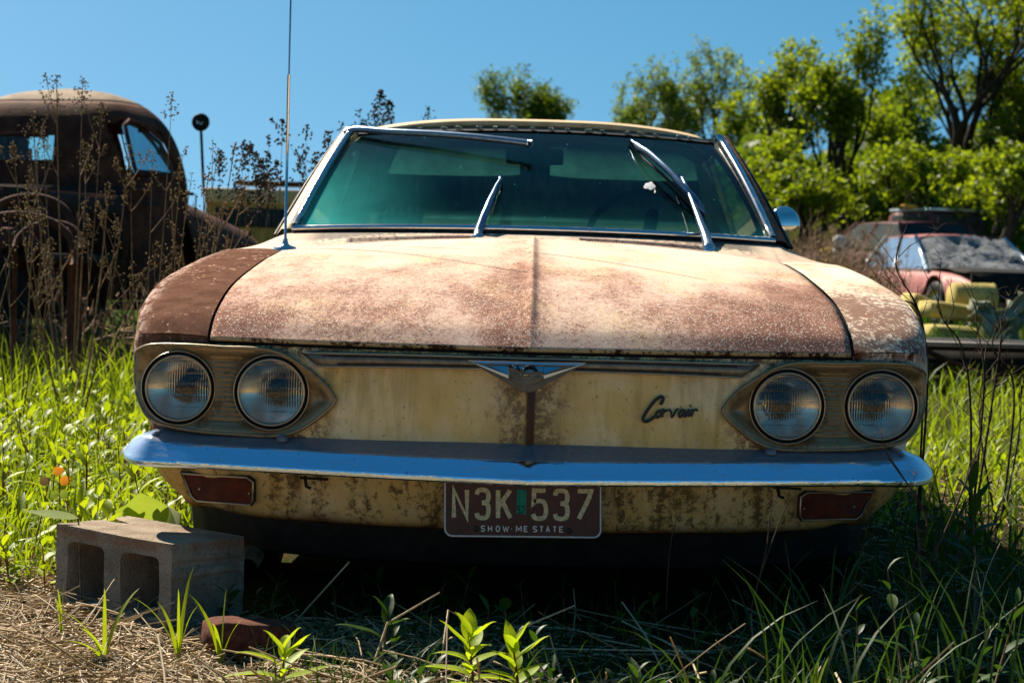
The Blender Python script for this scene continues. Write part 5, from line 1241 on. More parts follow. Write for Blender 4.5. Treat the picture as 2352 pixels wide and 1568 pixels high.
for i in range(17):
    row = []
    for j in range(16):
        a = 2*math.pi*j/16; yy = math.copysign(abs(math.cos(a))**.14, math.cos(a))*.045; zz = math.copysign(abs(math.sin(a))**.14, math.sin(a))*.030; k = 1-.25*(abs(i-8)/8)**10; xx = (i-8)/8*.092
        q = Vector((xx, yy*k, zz*k)); q += Vector((1, 1, 1))*mnoise.noise(q*40)*.004; row.append(bm @ q+Vector((bc.x, bc.y, .045)))
    rows.append(row)
mb.grid(rows, cv=True); n0 = len(mb.v)-16; mb.f.append(tuple(range(16))); mb.m.append(0); mb.f.append(tuple(range(n0, n0+16))); mb.m.append(0)
bk = obj('red_brick', mb, simple('worn_red_brick', (0.11, 0.038, 0.024), 0.9, 0, 0.4, 70, 0.5), None, origin=(bc.x, bc.y, 0)); tag(bk, 'chipped dark red brick lying in the shade beside the cinder block', 'brick')
# curl of bark / pale leaf by the block
q = P(572, 1290, 4.45); mb = MB(); mb.grid([[q+Vector((.025*math.cos(a)*(1+.15*b_), .03*b_, .022*math.sin(a)+.01*b_)) for b_ in (-1, 0, 1)] for a in [-.6+3.9*k/14 for k in range(15)]])
s_ = obj('curled_bark', mb, LF['stem'], None, origin=q); tag(s_, 'curled strip of brown bark hanging in the dark behind the cinder block', 'bark')

# ------------------------------------------------------------------ old truck, left
def rustmat(name, a, b, c_, scale=5, rough=0.8):
    m = Mt(name); n = m.noise(scale, 6, 0.7); f = m.noise(scale*9, 4, 0.7); st = m.noise(1, 4, 0.6, m.co((9, 9, 1.2)))
    c = m.mix(m.st(n, 0.38, 0.62), a, b); c = m.mix(m.ma('MULTIPLY', m.st(f, 0.52, 0.66), 0.6), c, c_); c = m.mix(m.ma('MULTIPLY', m.st(st, 0.52, 0.66), 0.4), c, (a[0]*.5, a[1]*.5, a[2]*.5))
    m.set(Base_Color=c, Roughness=rough); m.b.inputs['Specular IOR Level'].default_value = 0.12; m.bump(f, 0.3, 0.01); return m.m
TR = rustmat('rust_brown_truck', (0.060, 0.022, 0.014), (0.13, 0.046, 0.025), (0.035, 0.018, 0.013)); TRR = rustmat('pale_truck_roof', (0.33, 0.25, 0.17), (0.24, 0.17, 0.12), (0.12, 0.07, 0.05))  # roof top of the cab gets a paler tone than its sides
hd = Vector((.27, .963, 0)).normalized(); nm = Vector((hd.y, -hd.x, 0))           # nm points to the side we see
C0 = Vector((-2.60, 13.0, 0)); TC = C0-nm*.725
TK = thing('old_truck', 'rust-brown rounded-cab old truck standing behind the tall weeds at the left', 'truck', TC+hd*.6)
def tp(s, w_, z): return TC+hd*s+nm*w_+Vector((0, 0, z))                            # s forward from the cab's back, w to the seen side
sB = pchip([.45, 1.0, 1.35, 1.56, 1.70, 1.79, 1.84], [.0, .0, .02, .07, .16, .32, .5])
sF = pchip([.45, 1.0, 1.15, 1.31, 1.57, 1.70, 1.79, 1.84], [1.05, 1.08, 1.08, 1.04, .93, .82, .66, .52])
hw_ = pchip([.45, 1.0, 1.20, 1.42, 1.60, 1.73, 1.81, 1.84], [.70, .725, .72, .69, .62, .50, .30, .02])
zs = [.45+.85*k/14 for k in range(14)]+[1.30+.54*math.sin(math.pi/2*k/30) for k in range(31)]
NL = 96
def cabpt(k, z):
    a = 2*math.pi*(k+.5)/NL; c, s = math.cos(a), math.sin(a); n_ = .42; mid = (sB(z)+sF(z))/2; hl = (sF(z)-sB(z))/2
    return mid+hl*math.copysign(abs(c)**n_, c), hw_(z)*math.copysign(abs(s)**n_, s)
wins = [('s', [(.09, 1.31), (.10, 1.58), (.20, 1.62), (.42, 1.60), (.62, 1.50), (.76, 1.31), (.74, 1.27), (.12, 1.275)]),
        ('b', [(-.30, 1.33), (-.32, 1.46), (-.27, 1.52), (.16, 1.52), (.21, 1.46), (.19, 1.34)]), ('f', [(-.56, 1.22), (-.52, 1.54), (-.03, 1.60), (-.03, 1.22)]), ('f', [(.03, 1.22), (.03, 1.60), (.52, 1.54), (.56, 1.22)])]
mb = MB(); V_ = []; 
for z in zs:
    for k in range(NL): s, w_ = cabpt(k, z); V_.append((s, w_, z))
fs = []; rf = []
for i in range(len(zs)-1):
    for k in range(NL):
        q = [i*NL+k, i*NL+(k+1) % NL, (i+1)*NL+(k+1) % NL, (i+1)*NL+k]; cs = sum(V_[j][0] for j in q)/4; cw = sum(V_[j][1] for j in q)/4; cz = sum(V_[j][2] for j in q)/4
        mid = (sB(cz)+sF(cz))/2; hl = (sF(cz)-sB(cz))/2; isside = abs(cw) > hw_(cz)*.80 and abs(cs-mid) < hl*.93
        hole = False
        for kd, pl_ in wins:
            if kd == 's' and isside and inpoly(cs, cz, pl_): hole = True
            if kd == 'b' and not isside and cs < mid and inpoly(cw, cz, pl_): hole = True
            if kd == 'f' and not isside and cs > mid and inpoly(cw, cz, pl_): hole = True
        if not hole: (rf if cz > 1.74 else fs).append(tuple(q))
mb.addm([tp(*p) for p in V_], fs); obj('cab', mb, TR, TK, solid=.01)
mb = MB(); mb.addm([tp(*p) for p in V_], rf); obj('cab_roof', mb, TRR, TK, solid=.01, label='pale roof top of the cab')
TG = mat_window('dusty_truck_glass', (0.55, 0.85, 0.85), 0.35, (0.55, 0.75, 0.72))
for sgn in (1, -1):
    o = [tp(s, sgn*(hw_(z)+.004), z) for s, z in wins[0][1]]; m_ = MB(); m_.tube(o, .014, 6, closed=True); fr_ = obj('door_window_frame', m_, TR, TK)
    m_ = MB(); m_.addm([tp(s, sgn*(hw_(z)-.02), z) for s, z in wins[0][1]], [tuple(range(8))]); obj('window_glass', m_, TG, fr_, smooth=False)
    m_ = MB(); dp = [(.06, 1.40), (.06, .50), (.98, .50), (1.0, 1.30), (.90, 1.50)]
    m_.tube([tp(s, sgn*(hw_(z)+.002), z) for s, z in [(.03, 1.60), (.03, 1.3), (.03, .9), (.03, .5), (.98, .5), (.99, .9), (1.0, 1.17)]], .006, 4); d_ = obj('door_seam', m_, M['black'], TK)
    m_ = MB(); m_.tube([tp(.16, sgn*.74, 1.08), tp(.17, sgn*.775, 1.08), tp(.30, sgn*.775, 1.085)], .011, 6); obj('door_handle', m_, M['darkgrey'], TK)
    m_ = MB(); m_.tube([tp(s, sgn*(hw_(1.18)+.004), 1.17) for s in (.03, .3, .6, .95)], .012, 5); obj('belt_moulding', m_, TR, TK)
m_ = MB(); o = [tp(sB(z)-.004, w_, z) for w_, z in wins[1][1]]; m_.tube(o, .012, 6, closed=True); bf = obj('rear_window_frame', m_, TR, TK); m_ = MB(); m_.addm([tp(sB(z)+.015, w_, z) for w_, z in wins[1][1]], [tuple(range(6))]); obj('window_glass', m_, TG, bf, smooth=False)
# hood and front fenders
m_ = MB(); rows = []
for i in range(15):
    t = i/14; s = .80+1.50*t; zt = lerp(1.17, .92, t**1.3); hw = lerp(.66, .46, t); row = []
    for k in range(17):
        a = math.pi*k/16; row.append(tp(s, hw*math.copysign(abs(math.cos(a))**.7, math.cos(a)), lerp(.62, zt, math.sin(a)**.55)))
    rows.append(row)
m_.grid(rows); obj('hood', m_, TR, TK, solid=.01)
for sgn in (1, -1):
    m_ = MB(); rows = []
    for i in range(25):
        t = i/24; s = .80+1.65*t; zt = lerp(1.17, .90, t**1.2)-.25*max(0, t-.85)/.15; row = []
        for k in range(9): a = math.pi*.5*k/8; row.append(tp(s, sgn*(.45+.37*math.sin(a)), zt-.50*(1-math.cos(a))))
        rows.append(row)
    m_.grid(rows); obj('front_fender', m_, TR, TK, solid=.01)
    for s in (1.85, -1.6):
        m_ = MB(); T_ = Matrix.Translation(tp(s, sgn*.66, .38)) @ Matrix(((nm.x, hd.x, 0, 0), (nm.y, hd.y, 0, 0), (0, 0, 1, 0), (0, 0, 0, 1))) @ Matrix.Rotation(R(90)*sgn, 4, 'Y')
        m_.lathe([(.0, .05), (.15, .06), (.24, .09), (.34, .10), (.38, .06), (.38, -.06), (.34, -.10)], T_, 28); obj('wheel', m_, M['dark'], TK)
    m_ = MB(); rows = []                          # rear fender arch
    for i in range(17):
        a = math.pi*i/16; rows.append([tp(-1.6-.50*math.cos(a), sgn*w_, .36+.52*math.sin(a)) for w_ in (.48, .62, .76, .84)]+[tp(-1.6-.46*math.cos(a), sgn*.85, .34+.46*math.sin(a))])
    m_.grid(rows); obj('rear_fender', m_, TR, TK, solid=.01)
    m_ = MB(); m_.box(tp(-1.0, sgn*.36, .55), (.06, 2.4, .14), Matrix.Rotation(math.atan2(-hd.x, hd.y), 3, 'Z')); m_.box(tp(.5, sgn*.78, .42), (.22, 1.2, .05), Matrix.Rotation(math.atan2(-hd.x, hd.y), 3, 'Z')); obj('frame_rail', m_, M['dark'], TK)
m_ = MB(); RZ = Matrix.Rotation(math.atan2(-hd.x, hd.y), 3, 'Z')
m_.box(tp(-1.15, 0, .72), (1.5, 2.1, .05), RZ); m_.box(tp(-.12, 0, .95), (1.45, .04, .46), RZ)
for k in range(5): m_.box(tp(-.15-.5*k, .74, .92), (.05, .05, .40), RZ)
m_.box(tp(-1.15, .75, 1.06), (.03, 2.05, .12), RZ); obj('bed', m_, rustmat('dark_bed', (.03, .02, .016), (.06, .03, .02), (.02, .015, .012)), TK)
# round mirror on its stalk
m_ = MB(); a = P(461, 281, 13.9); b = tp(1.0, .70, 1.25); b2 = P(468, 442, 13.9); m_.tube([b2, a], .010, 8); mm = obj('mirror_stalk', m_, M['black'], TK)
m_ = MB(); T_ = Matrix.Translation(a) @ Matrix.Rotation(R(90), 4, 'X'); m_.lathe([(0, .012), (.045, .012), (.058, .008), (.062, 0), (.055, -.012), (0, -.02)], T_, 28); mr = obj('round_mirror', m_, M['black'], TK, label='round black mirror on a tall stalk')
m_ = MB(); m_.tube([a+Vector((-.022, -.018, .01)), a+Vector((-.02, -.018, -.012))], .006, 6); m_.tube([a+Vector((.003+.011*math.cos(t), -.018, .002-.016*math.sin(t))) for t in [math.pi*k/8 for k in range(9)]], .004, 6); obj('reflector_marks', m_, M['white'], mr)
# scrap arcs in the dark at the far left
for k, (u, v, D, r, lb) in enumerate([(30, 590, 9.3, .22, 'rusty curved fender hoop at the left edge, lower of the scrap arcs'), (60, 520, 10.0, .17, 'rusty curved bumper strip at the left edge, upper of the scrap arcs'), (110, 560, 9.6, .12, 'small pale wheel hoop beside the truck at the left')]):
    c = P(u, v, D); m_ = MB(); m_.tube([c+Vector((r*1.3*math.cos(t), .1*math.sin(t), r*math.sin(t)*.9)) for t in [math.pi*(-.05+1.1*q/18) for q in range(19)]], .018 if k < 2 else .012, 8, flat=(1, .6))
    m_.tube([c+Vector((r*1.3, 0, 0)), Vector((c.x+r*1.3, c.y, 0))], .012, 6); m_.tube([c-Vector((r*1.3, 0, 0)), Vector((c.x-r*1.3, c.y, 0))], .012, 6)
    s_ = obj('scrap_hoop', m_, TR, None, origin=(c.x, c.y, 0)); tag(s_, lb, 'scrap metal')

# ------------------------------------------------------------------ wrecks beyond
def sedan(name, label, origin, yaw, L, wd, ht, paint, roofp, prof, gh_prof, glassm, shatter=None, trim=None, wheels=(.17, .80), hole=None):
    """simple full car: prof [(s,z)] body top line, gh_prof [(s,z)] greenhouse side line; s 0 tail .. L nose"""
    t_ = thing(name, label, 'car', origin); Rz = Matrix.Rotation(yaw, 3, 'Z'); o = Vector(origin)
    def q(s, w_, z): return o+Rz @ Vector((s-L/2, w_, z))
    zt = pchip([p[0] for p in prof], [p[1] for p in prof]); m_ = MB(); rows = []
    NS = 40
    for i in range(NS+1):
        s = L*i/NS; hw = wd/2*(1-.10*abs(2*i/NS-1)**6-.02*abs(2*i/NS-1)); row = []; z1 = zt(s)
        for k in range(25):
            a = math.pi*k/24; c = math.cos(a); w_ = hw*math.copysign(abs(c)**.22, c); z = lerp(.28, z1, math.sin(a)**.55) if 0 < k < 24 else .28
            if abs(c) > .6:
                for wf in wheels:
                    r2 = .37**2-(s-wf*L)**2
                    if r2 > 0 and z < .33+math.sqrt(r2): z = .33+math.sqrt(r2); w_ *= .995
            row.append(q(s, w_, z))
        rows.append(row)
    m_.grid(rows); m_.f.append(tuple(range(25))); m_.m.append(0); m_.f.append(tuple(25*NS+k for k in range(25))); m_.m.append(0)
    obj('body', m_, paint, t_)
    g = gh_prof; zb = [zt(p[0]) for p in g]
    # roof
    m_ = MB(); m_.grid([[q(lerp(g[1][0], g[2][0], i/8), wd*.36*w_/6, ht-.045*abs(w_/6)**2.5+.02*math.sin(math.pi*i/8)) for w_ in range(-6, 7)] for i in range(9)]); obj('roof', m_, roofp, t_, solid=.03)
    A, B, C, D_ = g                                # A rear base, B rear roof, C front roof, D front base
    def side(p, sgn): return q(p[0], sgn*wd*lerp(.455, .36, max(0, min(1, (p[1]-zb[0])/(ht-zb[0])))), p[1])
    for sgn in (-1, 1):
        m_ = MB()
        m_.tube([side((A[0], zb[0]-.02), sgn), side((B[0], ht-.03), sgn)], .035, 6); m_.tube([side((C[0], ht-.03), sgn), side((D_[0], zb[3]-.02), sgn)], .030, 6); m_.tube([side(((A[0]+D_[0])/2+.05, zb[0]), sgn), side(((B[0]+C[0])/2, ht-.03), sgn)], .028, 6)
        obj('pillar', m_, trim or roofp, t_); m_ = MB(); m_.addm([side((A[0]+.05, zb[0]), sgn), side((B[0]+.03, ht-.05), sgn), side((C[0]-.03, ht-.05), sgn), side((D_[0]-.05, zb[3]), sgn)], [(0, 1, 2, 3)]); obj('side_glass', m_, glassm, t_, smooth=False)
    m_ = MB(); rows = [[lerp(side((C[0], ht-.03), -1), side((C[0], ht-.03), 1), k/14)*(1-t)+lerp(side((D_[0], zb[3]-.01), -1), side((D_[0], zb[3]-.01), 1), k/14)*t+(Rz @ Vector((.05*math.sin(math.pi*k/14), 0, 0))) for k in range(15)] for t in [j/10 for j in range(11)]]
    if shatter: rows = [[p+Vector((mnoise.noise(p*7), mnoise.noise(p*7+Vector((5, 0, 0))), mnoise.noise(p*6+Vector((0, 9, 0)))))*.07 for p in r] for r in rows]
    m_.grid(rows); obj('windscreen', m_, shatter or glassm, t_)
    m_ = MB(); m_.addm([side((A[0], zb[0]), -1), side((B[0], ht-.03), -1), side((B[0], ht-.03), 1), side((A[0], zb[0]), 1)], [(0, 1, 2, 3)]); obj('rear_glass', m_, glassm, t_, smooth=False)
    for wf in wheels:
        for sgn in (-1, 1):
            m_ = MB(); T_ = Matrix.Translation(q(wf*L, sgn*(wd/2-.13), .31)) @ Rz.to_4x4() @ Matrix.Rotation(R(-90)*sgn, 4, 'X'); m_.lathe([(0, .05), (.12, .07), (.17, .06), (.19, .09), (.29, .10), (.31, .05), (.31, -.08)], T_, 24, mis=[1, 1, 1, 0, 0, 0]); obj('wheel', m_, [M['black'], M['dullchrome']], t_)
    return t_, q
PK = rustmat('faded_pink_paint', (0.36, 0.13, 0.12), (0.46, 0.19, 0.17), (0.20, 0.07, 0.06), 2.5, 0.5); MR = rustmat('maroon_paint', (0.10, 0.025, 0.030), (0.15, 0.045, 0.05), (0.05, 0.015, 0.02), 3, 0.5)
WH = simple('chalky_car_white', (0.6, 0.62, 0.62), 0.5, 0, 0.2, 6); BL = simple('silver_blue_trim', (0.45, 0.55, 0.62), 0.3, 0.5, 0.2, 10); GN = rustmat('green_car_paint', (0.03, 0.20, 0.13), (0.05, 0.26, 0.18), (0.02, 0.1, 0.08), 3, 0.4)
def shat():
    m = Mt('shattered_laminated_glass'); n = m.noise(5, 6, 0.75, None, 1.5); v = m.vor(28); f = m.st(m.ma('ADD', n, m.ma('MULTIPLY', v, 0.25)), 0.50, 0.66)
    m.set(Base_Color=m.mix(f, (0.03, 0.035, 0.04), (0.26, 0.27, 0.28)), Roughness=0.8); m.b.inputs['Specular IOR Level'].default_value = 0.1; m.bump(n, 0.8, 0.05); return m.m
GD = simple('dark_car_glass', (0.02, 0.03, 0.03), 0.5, 0, 0.2, 3)
CG = mat_window('dusty_car_glass', (0.35, 0.55, 0.6), 0.5, (0.30, 0.50, 0.58))
h2 = Vector((.21, -.978, 0)).normalized(); nL = Vector((-h2.y*-1, 0, 0))
yaw = math.atan2(h2.y, h2.x); N0 = Vector(((2205-1219)/4650*27.0, 27.0, 0)); L = 4.7
s_side = Vector((h2.y, -h2.x, 0))                    # toward the seen (left) side
c_ = N0-h2*L/2-s_side*.90
t_, q_ = sedan('wrecked_car', 'faded pink wrecked car with a crazed grey windscreen, right of the near car', (c_.x, c_.y, 0), yaw, L, 1.85, 1.27, PK, PK, [(0, .64), (.5, .76), (1.6, .79), (2.6, .79), (3.0, .79), (4.2, .74), (4.7, .64)], [(.95, .78), (1.45, 1.27), (2.55, 1.27), (3.35, .78)], CG, shat(), BL)
m_ = MB(); m_.grid([[q_(s, w_*.78, (.80 if s < 4.2 else .76)+.02*mnoise.noise(Vector((s*3, w_*3, 0)))) for w_ in (-1, -.5, 0, .5, 1)] for s in (3.35, 3.6, 3.9, 4.2, 4.5, 4.68)]); m_.grid([[q_(4.73, w_*.80, z) for w_ in (-1, -.5, 0, .5, 1)] for z in (.36, .5, .74)]); obj('engine_bay', m_, M['dark'], t_, solid=.02)
m_ = MB(); m_.tube([q_(4.80, -.86, .42), q_(4.84, 0, .42), q_(4.80, .86, .42)], .035, 6); obj('bumper', m_, M['darkgrey'], t_)
sedan('wrecked_car', 'dark maroon car behind the pink one, only its roof and body top showing', (6.9, 38, 0), R(110), 5.0, 1.9, 1.62, MR, MR, [(0, 1.0), (1.5, 1.15), (3.0, 1.15), (5, 1.0)], [(1.0, 1.15), (1.4, 1.62), (3.0, 1.62), (3.7, 1.15)], GD)
sedan('wrecked_car', 'green and white car cut off by the right edge of the picture', (11.4, 42.0, 0), R(170), 4.8, 1.9, 1.62, WH, GN, [(0, .8), (1.5, .95), (3.0, .95), (4.8, .8)], [(1.0, .9), (1.5, 1.62), (3.0, 1.62), (3.7, .9)], GD)
# white-roofed van behind
def van(name, label, o, yaw, L, wd, z0, z1, paint, roofp, glassz, gl, extra=None):
    t_ = thing(name, label, 'van', o); Rz = Matrix.Rotation(yaw, 3, 'Z'); O = Vector(o); m_ = MB(); rows = []
    for i in range(9):
        s = L*(i/8-.5); e = 1-.06*abs(i/4-1)**4; rows.append([O+Rz @ Vector((s, wd/2*e*math.copysign(abs(math.cos(a))**.25, math.cos(a)), z0+(z1-z0)*(.5+.5*e*math.copysign(abs(math.sin(a))**.25, math.sin(a))))) for a in [2*math.pi*k/32 for k in range(32)]])
    m_.grid(rows, cv=True); m_.f += [tuple(range(32)), tuple(8*32+k for k in range(32))]; m_.m += [0, 0]; obj('body', m_, paint, t_)
    m_ = MB(); m_.box(O+Vector((0, 0, z1+(0 if name != 'parked_bus' else -.12))), (L*.97 if name != 'parked_bus' else L*1.02, wd*.95 if name != 'parked_bus' else wd*1.02, .07 if name != 'parked_bus' else .26), Rz); obj('roof', m_, roofp, t_, bevel=.03)
    m_ = MB(); m_.box(O+Vector((0, 0, glassz)), (L*.86, wd*1.015, .34), Rz); obj('window_band', m_, gl, t_, bevel=.02); m_ = MB(); m_.box(O+Vector((0, 0, glassz)), (L*1.01, wd*.80, .36), Rz); obj('windscreen', m_, gl, t_, bevel=.02)
    for s in (-.32, .32):
        for sg in (-1, 1): m_ = MB(); m_.lathe([(0, .05), (.2, .06), (.34, .05), (.34, -.1)], Matrix.Translation(O+Rz @ Vector((s*L, sg*(wd/2-.06), .34))) @ Rz.to_4x4() @ Matrix.Rotation(R(-90)*sg, 4, 'X'), 20); obj('wheel', m_, M['black'], t_)
    return t_
v_ = van('parked_van', 'white-roofed maroon van with an amber roof lamp, farthest of the right-hand wrecks', (9.1, 46, 0), R(15), 1.3, 2.4, .4, 2.08, MR, BL, 1.80, GD)
m_ = MB(); m_.ball((8.35, 45.3, 2.14), (.22, .10, .06), 12, 8); obj('roof_lamp', m_, simple('amber_lamp', (.7, .35, .03), .3), v_)
v_ = van('parked_bus', 'yellow bus half hidden by weeds between the truck hood and the antenna', (-4.65, 36, 0), R(8), 2.3, 1.8, .5, 1.84, rustmat('school_yellow', (.75, .36, .08), (.62, .28, .06), (.3, .15, .04), 3), simple('sunlit_yellow_roof', (.80, .44, .20), .5), 1.35, GD)  # roof slab paler than the body, its sunlit top put into the colour
m_ = MB(); m_.box((-4.45, 36, 1.97), (1.6, 1.2, .07)); obj('roof_rack', m_, M['darkgrey'], v_, bevel=.03)
# ------------------------------------------------------------------ scrap pile and trailer frame, right
YE = rustmat('scuffed_yellow_paint', (0.42, 0.33, 0.09), (0.50, 0.40, 0.15), (0.16, 0.12, 0.04), 6); OL = rustmat('grey_olive_sheet', (0.20, 0.21, 0.14), (0.30, 0.32, 0.24), (0.08, 0.09, 0.05), 6)
def cylt(name, label, u, v, D, r, L, rot, mat):
    c = P(u, v, D); m_ = MB(); T_ = Matrix.Translation(c) @ Matrix.Rotation(R(rot), 4, 'Z') @ Matrix.Rotation(R(90), 4, 'Y')
    m_.lathe([(0, -L/2), (r*.9, -L/2), (r, -L/2+.02), (r*1.02, -L/4), (r, 0), (r*1.02, L/4), (r, L/2-.02), (r*1.04, L/2), (r*.85, L/2), (r*.85, L/2-.15), (0, L/2-.15)], T_, 28)
    tag(obj(name, m_, mat, None, origin=(c.x, c.y, 0)), label, 'drum')
cylt('metal_drum', 'yellow-grey open drum lying on top of the scrap pile', 2232, 686, 19.5, .15, .42, 10, YE)
def crate(label, u0, v0, u1, v1, D, mat, ry=8, dep=.4, rz=10):
    a = P(u0, v0, D); b = P(u1, v1, D); c = (a+b)/2; m_ = MB(); w_ = abs(b.x-a.x); h_ = abs(b.z-a.z); Mx = Matrix.Rotation(R(rz), 3, 'Z') @ Matrix.Rotation(R(ry), 3, 'Y')
    rows = []
    for i in range(9):
        s = (i/8-.5)*w_; k = 1-.15*abs(i/4-1)**6; rows.append([c+Mx @ Vector((s, dep/2*k*math.copysign(abs(math.cos(t))**.35, math.cos(t)), h_/2*k*math.copysign(abs(math.sin(t))**.35, math.sin(t)))) for t in [2*math.pi*q/28 for q in range(28)]])
    m_.grid(rows, cv=True); m_.f += [tuple(range(28)), tuple(8*28+q for q in range(28))]; m_.m += [0, 0]
    m_.tube([c+Mx @ Vector((-w_*.46, -dep/2-.004, h_*.3)), c+Mx @ Vector((w_*.46, -dep/2-.004, h_*.3))], .012, 5)
    tag(obj('scrap_tank', m_, mat, None, origin=(c.x, c.y, 0)), label, 'scrap metal')
crate('long yellow scrap tank, upper of the pile', 2120, 694, 2246, 736, 19.0, YE, 6)
crate('lower yellow scrap housing under the long tank', 2125, 745, 2228, 792, 18.6, YE, 2)
crate('small yellow-green box at the left end of the scrap pile', 2080, 676, 2122, 715, 19.4, YE, 20)
mb = MB(); c = P(2300, 740, 18.6)
for k, (du, dv, L, w_, a1, a2) in enumerate([(-25, 10, .40, .16, 40, 15), (15, -20, .5, .14, -35, 20), (30, 20, .35, .2, 70, -20), (-30, -25, .38, .12, 15, 40), (5, 5, .45, .12, 110, 10), (48, -10, .45, .16, -70, 10)]):
    o = P(2300+du, 740+dv, 18.6+.05*k); Mx = Matrix.Rotation(R(a1), 3, 'Y') @ Matrix.Rotation(R(a2), 3, 'X'); rows = [[o+Mx @ Vector(((i/10-.5)*L, .06*math.sin(i*.9+k)+.05*math.cos(j*1.3), (j/6-.5)*w_+.04*math.sin(i*.7))) for j in range(7)] for i in range(11)]; mb.grid(rows)
tag(obj('crumpled_sheet', mb, OL, None, origin=(c.x, c.y, 0), solid=.01), 'crumpled grey-green sheet metal heap at the right end of the scrap pile', 'scrap metal')
a = P(2120, 790, 12.6); tz = a.z; t_ = thing('trailer_frame', 'dark low trailer frame with a pale top rail behind the bare weeds', 'trailer', (3.2, 12.8, 0)); RZ = Matrix.Rotation(R(-6), 3, 'Z')
m_ = MB(); m_.box((3.7, 12.75, tz), (3.2, .07, .020), RZ); obj('top_rail', m_, simple('pale_rail', (.22, .19, .17), .5, .2, .3, 8), t_)
m_ = MB(); m_.box((3.7, 12.85, tz-.13), (3.1, .06, .16), RZ); m_.box((3.7, 14.2, tz-.1), (3.1, .06, .12), RZ); obj('side_rail', m_, M['dark'], t_)
m_ = MB(); m_.box((3.7, 13.5, tz-.03), (3.1, 1.4, .03), RZ); obj('deck', m_, M['dark'], t_)
for k in range(4): m_ = MB(); x = 2.5+.75*k; m_.tube([Vector((x, 12.8, tz-.05)), Vector((x+.55, 12.8, .05))], .018, 5); obj('brace', m_, TR, t_)
for x in ():
    m_ = MB(); m_.lathe([(0, .05), (.2, .06), (.26, .05), (.26, -.1)], Matrix.Translation((x, 13.3, .26)) @ Matrix.Rotation(R(90), 4, 'X'), 24); obj('wheel', m_, M['dark'], t_)
# small white and yellow machine behind the mirror
c = P(1925, 575, 24); t_ = thing('small_machine', 'small white and yellow machine in the dead brush behind the wing mirror', 'machine', (c.x, c.y, 0))
m_ = MB(); m_.box(P(1930, 568, 24), (.17, .3, .26), Matrix.Rotation(R(8), 3, 'Y')); obj('white_panel', m_, WH, t_, bevel=.02); m_ = MB(); m_.box(P(1902, 592, 24.1), (.12, .25, .24), Matrix.Rotation(R(-12), 3, 'Y')); m_.box((c.x, c.y+.1, .3), (.35, .4, .5)); obj('yellow_panel', m_, simple('bright_yellow', (.6, .38, .03), .5), t_, bevel=.02)
# ------------------------------------------------------------------ dead brush
def brush(label, n, x0, x1, y0, y1, h, seed, name='dead_brush'):
    r = np.random.RandomState(seed); x = r.uniform(x0, x1, n); y = r.uniform(y0, y1, n); p = np.stack([x, y, ghv(x, y)], 1)
    parts = []; pos = p.copy(); L_ = r.uniform(.4, 1.0, n)*h
    az = r.uniform(0, 6.28, n); tl = r.normal(0, .28, n); d = np.stack([np.sin(tl)*np.cos(az), np.sin(tl)*np.sin(az), np.cos(tl)], 1)
    V, F = [], []; cnt = 0
    def stick(pos, d, L_, w_):
        s = np.cross(d, np.array([0.3, 1, .2])); s /= np.linalg.norm(s, axis=1)[:, None]; u_ = np.cross(s, d); m = len(pos); out = np.zeros((m, 3, 3, 3))
        for i, t in enumerate((0, .5, 1)):
            for k in range(3): a = 2.094*k; out[:, i, k] = pos+d*(L_*t)[:, None]+u_*(.04*L_*math.sin(3.1*t))[:, None]+(s*math.cos(a)+u_*math.sin(a))*(w_*(1-.6*t))[:, None]
        b = np.arange(m)[:, None]*9; f = [np.concatenate([b+i*3+k, b+i*3+(k+1) % 3, b+(i+1)*3+(k+1) % 3, b+(i+1)*3+k], 1) for i in range(2) for k in range(3)]
        return out.reshape(-1, 3), np.stack(f, 1).reshape(-1, 4)
    parts.append(stick(p, d, L_, r.uniform(.004, .009, n)))
    for rep in range(4):
        t = r.uniform(.3, 1, n); q = p+d*(L_*t)[:, None]; d2 = d+r.normal(0, .6, (n, 3)); d2 /= np.linalg.norm(d2, axis=1)[:, None]; parts.append(stick(q, d2, L_*r.uniform(.15, .4, n), r.uniform(.003, .006, n)))
        t = r.uniform(.4, 1.05, n); q = p+d*(L_*t)[:, None]+r.normal(0, .04, (n, 3)); parts.append(blades(r, n, q, r.uniform(.03, .09, n), r.uniform(.015, .04, n), r.uniform(.3, 1, n), 4) if False else stick(q, r.normal(0, 1, (n, 3))*.5, np.full(n, .06), np.full(n, .011)))
    V, F = merge(parts); return tag(npmesh(name, V, F, LF['stem'], origin=(x0, y0, 0)), label, 'dead brush', kind='stuff')
brush('brown dead brush massed behind the wing mirror and before the pink car', 620, 2.75, 3.75, 20, 26, 1.15, 3)
brush('dead brush standing before the maroon car under the trees', 260, 6.6, 8.2, 39, 44, 1.5, 5)
brush('dark dry stalks and brambles under the truck at the left', 220, -4.2, -1.6, 10.6, 12.6, .6, 6)
